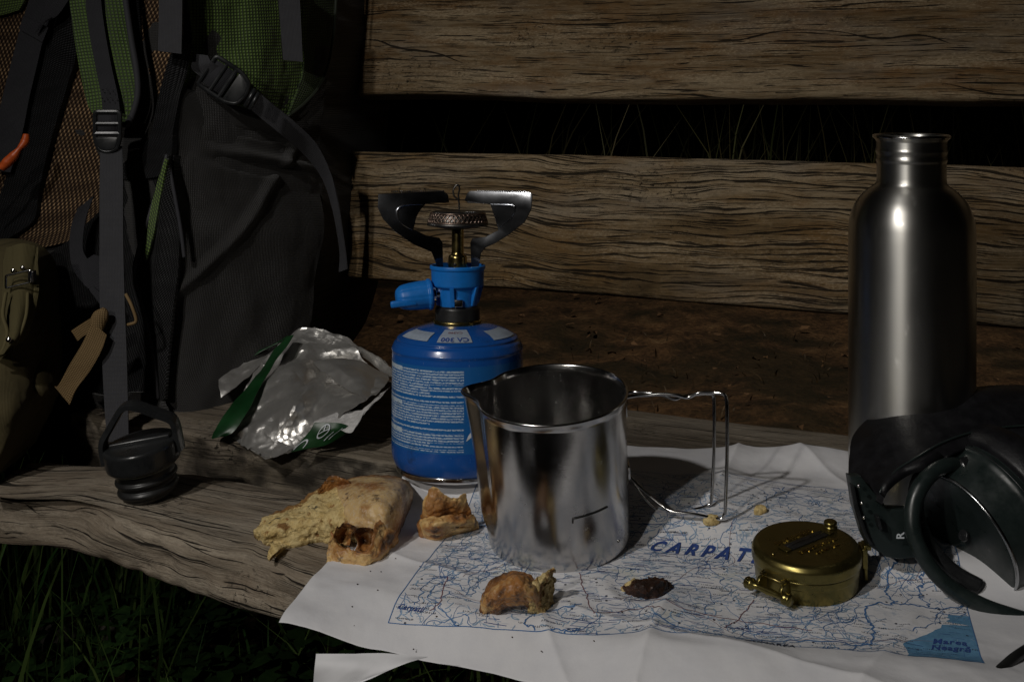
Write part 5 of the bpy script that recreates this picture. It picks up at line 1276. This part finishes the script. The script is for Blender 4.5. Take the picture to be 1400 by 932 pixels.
# ============================================================ backpack, leaning in the left corner of the bench
def DB(x, y):
    """depth of the pack's front surface behind a photo point"""
    lean = .060 * np.clip((580 - y) / 580, -.2, 1.3)
    d = 1.035 + lean
    r = np.clip((x - 238) / 215, 0, 1.2)
    l = np.clip((238 - x) / 240, 0, 1.6)
    return d + .115 * r ** 1.9 + .050 * l ** 1.3 - .012 * np.exp(-((x - 238) / 30.) ** 2)
def build_pack():
    base = bench(-.43, -.02, .006)
    bp = thing('backpack', 'large hiking backpack in black, green and brown mesh leaning against the left of the bench', 'backpack', tuple(base))
    def rows(rr, off): return [[(x, y, float(DB(x, y)) - off) for (x, y) in r] for r in rr]
    def pk(name, rr, off, mat, n=50, m=30, thick=.003, back=None, disp=None, sharp=60, par=bp):
        return patch(par, name, rows(rr, off), mat, n, m, thick, back, disp, sharp=sharp)
    def fold(amp, fx, fy, seed, o=3): return lambda a, b: amp * fbm(a * fx, b * fy, 0, o, seed)
    # main body (black nylon), solid
    pk('body', [
        [(-260, -70), (-60, -70), (120, -70), (250, -70), (350, -70), (430, -70), (462, -70)],
        [(-265, 20), (-60, 20), (120, 20), (250, 20), (350, 20), (425, 20), (458, 20)],
        [(-270, 100), (-60, 100), (120, 100), (250, 100), (345, 100), (415, 100), (446, 95)],
        [(-270, 200), (-60, 200), (120, 200), (240, 200), (340, 200), (405, 205), (436, 210)],
        [(-270, 300), (-60, 300), (110, 300), (235, 300), (335, 300), (405, 305), (440, 305)],
        [(-265, 400), (-60, 400), (100, 400), (215, 400), (320, 400), (388, 405), (424, 405)],
        [(-250, 490), (-50, 490), (100, 490), (205, 490), (300, 485), (372, 480), (408, 470)],
        [(-230, 560), (-40, 562), (95, 565), (185, 566), (265, 553), (335, 538), (368, 528)],
        [(-210, 575), (-40, 582), (90, 590), (170, 584), (255, 562), (320, 546), (350, 536)]], 0, M['nylon'], 150, 130, back=(.05, .16, .0),
        disp=lambda a, b: .006 * fbm(a * 9, b * 9, 0, 4, 3) + .0022 * fbm(a * 40, b * 28, 0, 3, 4))
    # brown mesh back panel
    pk('back_panel', [
        [(-120, -40), (0, -40), (110, -40), (205, -40), (250, -40)], [(-120, 60), (0, 60), (110, 60), (205, 60), (248, 60)],
        [(-120, 150), (0, 150), (105, 150), (198, 150), (240, 150)], [(-120, 240), (0, 240), (95, 240), (175, 225), (212, 215)],
        [(-120, 300), (0, 305), (80, 305), (130, 290), (165, 270)], [(-120, 340), (0, 345), (60, 338), (92, 330), (110, 320)]], .006, M['brownmesh'], 90, 90,
        disp=lambda a, b: .003 * fbm(a * 12, b * 12, 0, 3, 13))
    # black padded mesh bands
    pk('padding_band', [[(62, -40), (90, -40), (118, -40)], [(48, 60), (80, 60), (104, 78)], [(36, 130), (62, 130), (92, 118)], [(20, 200), (44, 200), (70, 196)], [(2, 262), (26, 262), (54, 262)], [(-30, 300), (10, 306), (47, 300)], [(-60, 318), (0, 334), (20, 322)]], .013, M['blackmesh'], 80, 24, .006, disp=lambda a, b: .0035 * np.cos(np.clip(a * 60, -1.5, 1.5)) + fold(.001, 40, 40, 5)(a, b))
    pk('padding_band', [[(188, -40), (180, -40), (170, -40)], [(192, 40), (184, 60), (174, 60)], [(193, 95), (186, 120), (176, 130)]], .010, M['blackmesh'], 30, 14, .004)
    pk('padding_band', [[(238, 62), (250, 60), (262, 60)], [(228, 95), (240, 100), (255, 100)], [(216, 140), (232, 140), (247, 130)], [(206, 185), (222, 185), (238, 180)], [(178, 215), (200, 220), (234, 214)], [(150, 238), (180, 246), (228, 240)]], .012, M['blackmesh'], 60, 24, .006, disp=lambda a, b: .003 * np.cos(np.clip(a * 80, -1.5, 1.5)))
    # lower black mesh hip area
    pk('hip_padding', [[(60, 350), (95, 325), (150, 270), (185, 222), (236, 212)], [(52, 385), (95, 370), (150, 330), (190, 290), (232, 268)], [(54, 430), (95, 420), (145, 395), (180, 365), (214, 340)], [(60, 470), (95, 465), (140, 450), (175, 430), (200, 410)], [(66, 540), (98, 540), (140, 530), (180, 520), (208, 505)], [(70, 575), (100, 582), (140, 580), (178, 572), (215, 560)]], .012, M['finemesh'], 90, 60, .008, disp=lambda a, b: .007 * fbm(a * 14, b * 10, 0, 3, 17) + .001 * fbm(a * 60, b * 60, 0, 3, 18))
    # green main bag above the pocket
    def green_d(a, b): return .006 * fbm(a * 16, b * 7, 0, 3, 23) + .0045 * np.sin(a * 70 + 9 * b) * sstep(.0, .1, b) * .6 + .0015 * fbm(a * 60, b * 40, 0, 3, 24)
    pk('green_front', [[(244, -50), (290, -50), (340, -50), (395, -50), (432, -50)], [(256, 5), (296, 5), (345, 5), (392, 5), (424, 5)], [(262, 55), (300, 55), (345, 55), (390, 55), (419, 55)], [(256, 100), (298, 104), (345, 110), (388, 112), (416, 112)], [(248, 124), (292, 134), (335, 148), (370, 156), (392, 158)]], .008, M['green'], 110, 90, .004, disp=green_d)
    pk('green_side', [[(430, -50), (446, -50), (460, -50)], [(422, 20), (440, 20), (457, 20)], [(418, 70), (434, 75), (452, 70)], [(412, 110), (424, 118), (440, 112)], [(394, 158), (404, 152), (418, 140)]], .006, M['green_dk'], 50, 20, .004, disp=fold(.002, 20, 20, 29))
    q = [W(x, y, float(DB(x, y)) - .012) for x, y in [(462, -50), (459, 10), (455, 55), (447, 95), (434, 122), (416, 142), (396, 158)]]
    part(bp, 'piping', *tube(q, .0016, 8, 80), M['green_dk'])
    # side pocket (smooth black fabric with sag folds)
    def pocket_d(a, b):
        f = .015 * fbm(a * 9, b * 7, 0, 3, 33) + .004 * fbm(a * 24, b * 12, 0, 2, 39) + .0012 * fbm(a * 50, b * 30, 0, 3, 34)
        f = f - .012 * np.exp(-((b - .066 - .10 * a) / .0045) ** 2) * sstep(-.05, .01, a) * sstep(.075, .03, a)
        f = f + .008 * np.exp(-((b - .057 - .10 * a) / .006) ** 2) * sstep(-.05, .0, a)
        f = f - .008 * np.exp(-((b - .035 - .05 * a) / .003) ** 2) * sstep(-.03, .02, a) * sstep(.06, .03, a)
        f = f + .006 * np.exp(-((b - .11 + 1.1 * a) / .007) ** 2)
        return f
    pk('side_pocket', [[(247, 118), (282, 128), (312, 136), (340, 148), (356, 156)], [(240, 165), (285, 168), (335, 175), (380, 182), (400, 186)], [(232, 212), (285, 214), (340, 218), (400, 222), (437, 224)], [(240, 262), (290, 264), (345, 266), (410, 268), (442, 270)], [(246, 310), (295, 312), (350, 315), (412, 318), (442, 318)],
                       [(238, 380), (290, 384), (345, 388), (400, 388), (430, 386)], [(226, 450), (280, 454), (335, 455), (390, 452), (420, 446)], [(222, 510), (270, 512), (325, 506), (372, 498), (403, 484)], [(216, 552), (260, 556), (305, 548), (345, 536), (368, 526)], [(200, 566), (255, 566), (300, 556), (330, 546), (350, 538)]], .010, M['nylon'], 150, 90, .004, disp=pocket_d)
    # stretched mesh gusset left of the pocket
    pk('mesh_gusset', [[(226, 214), (230, 212), (236, 214)], [(212, 262), (226, 258), (240, 262)], [(196, 316), (222, 312), (247, 308)], [(185, 372), (214, 372), (244, 370)], [(192, 420), (212, 424), (236, 424)], [(206, 478), (218, 480), (232, 478)], [(214, 540), (222, 545), (230, 545)]], .016, M['finemesh'], 90, 40, .003, disp=lambda a, b: .004 * fbm(a * 20, b * 12, 0, 3, 37) + .006 * np.exp(-((a - .004) / .008) ** 2))
    q = [W(x, y, float(DB(x, y)) - .021) for x, y in [(229, 212), (216, 258), (200, 310), (187, 352), (184, 380), (196, 425), (208, 480), (216, 545)]]
    part(bp, 'gusset_binding', *tube(q, .0020, 8, 80), M['webbing_hi'])
    q = [W(x, y, float(DB(x, y)) - .020) for x, y in [(229, 214), (238, 262), (247, 312), (252, 352)]]
    part(bp, 'gusset_binding', *tube(q, .0018, 8, 60), M['webbing'])
    pk('green_insert', [[(226, 216), (229, 218)], [(216, 246), (222, 252)], [(206, 285), (214, 300)], [(200, 330), (206, 335)], [(197, 356), (199, 356)]], .027, M['green'], 40, 10, .002)
    # left side: green bit and webbing
    pk('green_corner', [[(-30, -40), (5, -40), (40, -40)], [(-40, 0), (0, 0), (34, -2)], [(-45, 20), (-5, 22), (26, 14)]], .014, M['green'], 20, 20, .003)
    def strap(name, L, R, off, mat=M['webbing'], n=60, thick=.0016, disp=None, par=bp, m=10):
        rr2 = []
        for l, r in zip(L, R):
            ol = l[2] if len(l) > 2 else 0; orr = r[2] if len(r) > 2 else 0
            mx, my = (l[0] + r[0]) / 2, (l[1] + r[1]) / 2; d = float(DB(mx, my)) - off
            rr2.append([(l[0], l[1], d - ol), (mx, my, d - (ol + orr) / 2), (r[0], r[1], d - orr)])
        return patch(par, name, rr2, mat, n, m, thick, disp=disp, sharp=60)
    # left lumbar/shoulder webbing
    strap('adjuster_webbing', [(46, -20), (28, 38), (14, 90), (4, 130), (-8, 180), (-22, 230)], [(84, -20), (62, 44), (50, 92), (40, 134), (30, 184), (14, 236)], .030)
    strap('webbing_tail', [(70, -20), (58, 20), (48, 46)], [(102, -12), (80, 20), (66, 28)], .036)
    strap('webbing_keeper', [(32, 22), (26, 40)], [(66, 38), (58, 58)], .034, n=10)
    # green padded shoulder strap
    sh = strap('shoulder_strap', [(92, -40), (95, 0), (101, 50), (110, 100), (119, 140), (129, 158)], [(168, -40), (171, 0), (178, 50), (186, 100), (187, 135), (176, 168)], .040, M['green_mid'], 80, .010, disp=lambda a, b: .005 * (1 - (a / .026) ** 2) * (np.abs(a) < .026) + .0012 * fbm(a * 40, b * 30, 0, 3, 44), m=30)
    q = [W(x, y, float(DB(x, y)) - .040) for x, y in [(169, -40), (172, 0), (179, 50), (187, 98), (188, 132), (180, 160), (172, 172)]]
    part(sh, 'strap_edge', *tube(q, .0030, 10, 70), M['webbing'])
    strap('shoulder_webbing', [(116, -40), (117, 0), (121, 40), (130, 90), (138, 130), (140, 152)], [(136, -40), (138, 0), (143, 40), (152, 90), (161, 130), (164, 152)], .052, M['webbing'])
    for yy in (122, 134):
        st_q = []
        for k in range(8):
            x = 139 + k * 3; c = W(x, yy + (k % 2) * 4, float(DB(x, yy)) - .0555); st_q.append(box(c[0], c[1], c[2], .0012, .0006, .0005))
        part(bp, 'bar_tack', *merge(*st_q), M['rubber'])
    # buckles
    def buckle(cx, cy, off, w, h, ang, name='ladder_buckle'):
        c = W(cx, cy, float(DB(cx, cy)) - off); R = np.array(Matrix.Rotation(-ang, 3, 'Y')); k = c[1] / F; w *= k; h *= k
        th = .0055
        fr = rounded([(-w / 2, h * .30), (-w / 2, h / 2), (w / 2, h / 2), (w / 2, h * -.18), (w * .36, -h * .44), (w * .10, -h / 2), (-w * .10, -h / 2), (-w * .36, -h * .44), (-w / 2, -h * .18), (-w / 2, h * .30)], .0035, 4)
        rim = tube([(a, 0, b) for a, b in fr[:-1]], .0022, 8, closed=True)
        bars = [tube([(-w / 2, 0, h * f), (w / 2, 0, h * f)], r, 8) for f, r in ((.20, .0019), (-.05, .0022))]
        tab, tf = plate(rounded([(-w * .46, -h * .14), (w * .46, -h * .14), (w * .44, -h * .26), (w * .30, -h * .45), (0, -h * .5), (-w * .30, -h * .45), (-w * .44, -h * .26), (-w * .46, -h * .14)], .002, 3)[:-1], th, .0012)
        V, Fc = merge(rim, *bars, (tab, tf)); part(bp, name, V @ R.T + c, Fc, M['plastic'], sharp=40)
        a, b = box(0, .001, h * .2, w * .8, .0016, h * .55); part(bp, 'threaded_webbing', a @ R.T + c, b, M['webbing'], uv=a[:, [0, 2]])
        a = rounded([(-w * .3, h * -.2), (w * .3, h * -.2)], 0)
    buckle(147, 180, .062, 34, 54, 0.0)
    buckle(309, 113, .030, 46, 62, math.radians(56))
    # long strap hanging down in front of everything
    strap('hanging_strap', [(137, 196, -.016), (136, 250, -.006), (136, 320, 0), (136, 400, .004), (139, 480, .008), (143, 560, .012), (147, 604, .016)], [(167, 200, -.016), (168, 250, -.006), (168, 320, 0), (170, 400, .004), (173, 480, .008), (175, 560, .012), (176, 602, .016)], .072, M['webbing_hi'], 120, disp=lambda a, b: .0006 * fbm(a * 30, b * 12, 0, 2, 50))
    strap('webbing_end', [(217, -40), (217, 20), (216, 70)], [(249, -40), (249, 20), (248, 74)], .036, M['webbing_hi'], 30, .0022)
    strap('webbing_end', [(378, -40), (382, 20), (387, 82)], [(408, -40), (411, 20), (414, 85)], .030, M['webbing_hi'], 30, .0022)
    # compression strap through the side buckle, curling down to the right
    strap('compression_strap', [(268, 74), (262, 94), (286, 112)], [(284, 76), (290, 86), (304, 92)], .024, M['webbing_hi'], 24)
    strap('compression_strap', [(330, 138, 0), (352, 158, 0), (384, 184, .004), (416, 212, .004), (440, 244, .0), (452, 278, -.004), (459, 310, -.008), (464, 345, -.010), (463, 372, -.012)], [(345, 118, 0), (372, 142, 0), (402, 166, .004), (432, 196, .004), (452, 236, .004), (461, 274, .004), (466, 308, .003), (471, 342, .003), (474, 368, .0)], .032, M['webbing_hi'], 120, .0014)
    part(bp, 'strap_keeper', *merge(tube([W(335, 146, 1.055), W(349, 122, 1.055)], .0022, 8), tube([W(341, 150, 1.055), W(354, 127, 1.055)], .0020, 8)), M['plastic'])
    b_ = W(205 + 200, 203, 1.06)
    # black loop webbing left of the hanging strap
    strap('loop_webbing', [(106, 285), (97, 310), (95, 340), (99, 366), (112, 386)], [(128, 268), (117, 300), (113, 336), (118, 352), (130, 366)], .034, M['webbing'], 50)
    strap('loop_webbing', [(100, 366), (118, 392), (140, 400)], [(128, 348), (136, 350), (146, 352)], .038, M['webbing'], 20)
    strap('loop_webbing', [(122, 396), (134, 412), (146, 425)], [(128, 392), (140, 402), (150, 408)], .040, M['webbing'], 20)
    # tan webbing tied in a knot
    strap('tan_webbing', [(126, 440, .01), (112, 470, .010), (94, 500, .012), (80, 526, .012), (74, 528, .012)], [(146, 458, .01), (138, 480, .012), (122, 508, .012), (104, 532, .014), (95, 553, .014)], .085, M['tan'], 70, .0014)
    strap('tan_webbing', [(128, 432), (112, 442), (97, 452)], [(136, 448), (116, 458), (106, 466)], .080, M['tan'], 30, .0014)
    V, Fc, N = remesh([((0, 0, 0), (.0065, .005, .0105), (0, .1, 0)), ((.003, .001, .004), (.0055, .0045, .008), (0, .2, 0))], .0009)
    part(bp, 'tan_knot', V + W(134, 440, float(DB(134, 440)) - .092), Fc, M['tan'], uv=V[:, [0, 2]])
    part(bp, 'tan_loop', *tube([W(172, 402, .99), W(180, 418, .985), (W(186, 438, .985)), W(178, 443, .985), W(170, 444, .99)], .0014, 8, 30), M['tan'])
    # orange cord pull
    V, Fc = tube([W(36, 184, 1.055), W(34, 194, 1.053), W(26, 204, 1.05), W(20, 212, 1.05), W(10, 222, 1.05), W(2, 230, 1.05)], [.0028, .0040, .0022, .0042, .0048, .0036], 12, 50); part(bp, 'orange_pull', V, Fc, M['orange'])
    part(bp, 'pull_cord', *tube([W(2, 230, 1.05), W(-14, 250, 1.05), W(-30, 280, 1.06)], .0012, 8, 20), M['rubber'])
    # creased base fabric resting on the wood
    pk('base_fabric', [[(66, 538), (100, 530), (140, 540), (180, 536), (215, 540)], [(60, 566), (100, 560), (142, 568), (180, 562), (225, 556)], [(62, 590), (100, 596), (142, 592), (180, 584), (230, 566)]], .020, M['nylon'], 50, 70, .006, disp=lambda a, b: .006 * fbm(a * 22, b * 40, 0, 4, 63))
build_pack()

# ---- canvas satchel hanging at the far left
def build_satchel():
    base = P(-20, 640)
    sa = thing('canvas_satchel', 'olive canvas satchel with a metal buckle, cut by the left edge of the frame', 'satchel', tuple(base))
    D = .93
    patch(sa, 'bag', [[(-160, 350, 1.020), (-60, 340, 0.995), (0, 342, 0.990), (30, 360, 0.995), (44, 390, 1.015)], [(-170, 430, 1.000), (-60, 430, 0.960), (0, 430, 0.955), (32, 432, 0.970), (49, 436, 0.995)], [(-170, 500, 0.990), (-60, 500, 0.945), (0, 500, 0.940), (34, 500, 0.955), (52, 500, 0.985)],
                      [(-170, 550, .955), (-60, 552, .905), (0, 552, .90), (32, 550, .915), (50, 548, .945)], [(-160, 600, .955), (-60, 604, .905), (-4, 600, .90), (22, 590, .91), (38, 580, .94)], [(-130, 648, .955), (-60, 662, .92), (-20, 662, .905), (2, 646, .915), (14, 630, .93)]], M['canvas'], 100, 60, .006, back=(.0, .055, 0.0),
          disp=lambda a, b: .004 * fbm(a * 14, b * 10, 0, 4, 5) + .0005 * fbm(a * 150, b * 150, 0, 2, 6))
    st_m = M['canvas2']
    patch(sa, 'closure_strap', [[(8, 338, 0.985), (30, 334, 0.980), (52, 337, 0.985)], [(4, 362, 0.975), (28, 362, 0.965), (52, 360, 0.975)], [(4, 392, 0.965), (26, 394, 0.955), (54, 392, 0.965)], [(2, 430, 0.950), (24, 430, 0.935), (46, 436, 0.950)], [(-4, 460, 0.940), (18, 462, 0.925), (36, 462, 0.940)], [(-14, 484, 0.935), (4, 484, 0.922), (20, 474, 0.935)]], st_m, 70, 26, .004, disp=lambda a, b: .0014 * fbm(a * 40, b * 30, 0, 3, 9) - .0012 * np.exp(-((np.abs(a) - .0115) / .0010) ** 2))
    part(sa, 'strap_edge', *tube([W(8, 400, 0.945), W(4, 430, 0.935), (W(10, 455, 0.930)), W(4, 478, 0.926), W(-6, 490, 0.926)], .0016, 8, 40), st_m)
    part(sa, 'strap_edge', *tube([W(38, 400, 0.955), W(36, 430, 0.940), W(28, 455, 0.932), W(18, 474, 0.930)], .0014, 8, 40), st_m)
    q = rounded([(8, 385), (8, 394), (41, 386), (42, 369), (8, 377), (8, 385)], 2.0, 4)
    part(sa, 'buckle_frame', *tube([W(x, y, .952) for x, y in q[:-1]], .0010, 8, closed=True), M['chrome'])
    def rivet(x, y, d, r=.0020):
        V, Fc = lathe(rounded([(0, 0), (r, 0), (r * .9, r * .5), (0, r * .8)], r * .2), 20); part(sa, 'rivet', V @ np.array(Matrix.Rotation(PI / 2, 3, 'X')).T + W(x, y, d), Fc, M['chrome'])
    rivet(18, 370, 0.961); rivet(31, 366, 0.961); rivet(12, 464, 0.922, .0024)
    b = W(44, 378, 0.962); v, f = box(*b, .005, .006, .010, .001); part(sa, 'buckle_hinge', v, f, M['soot'])
build_satchel()
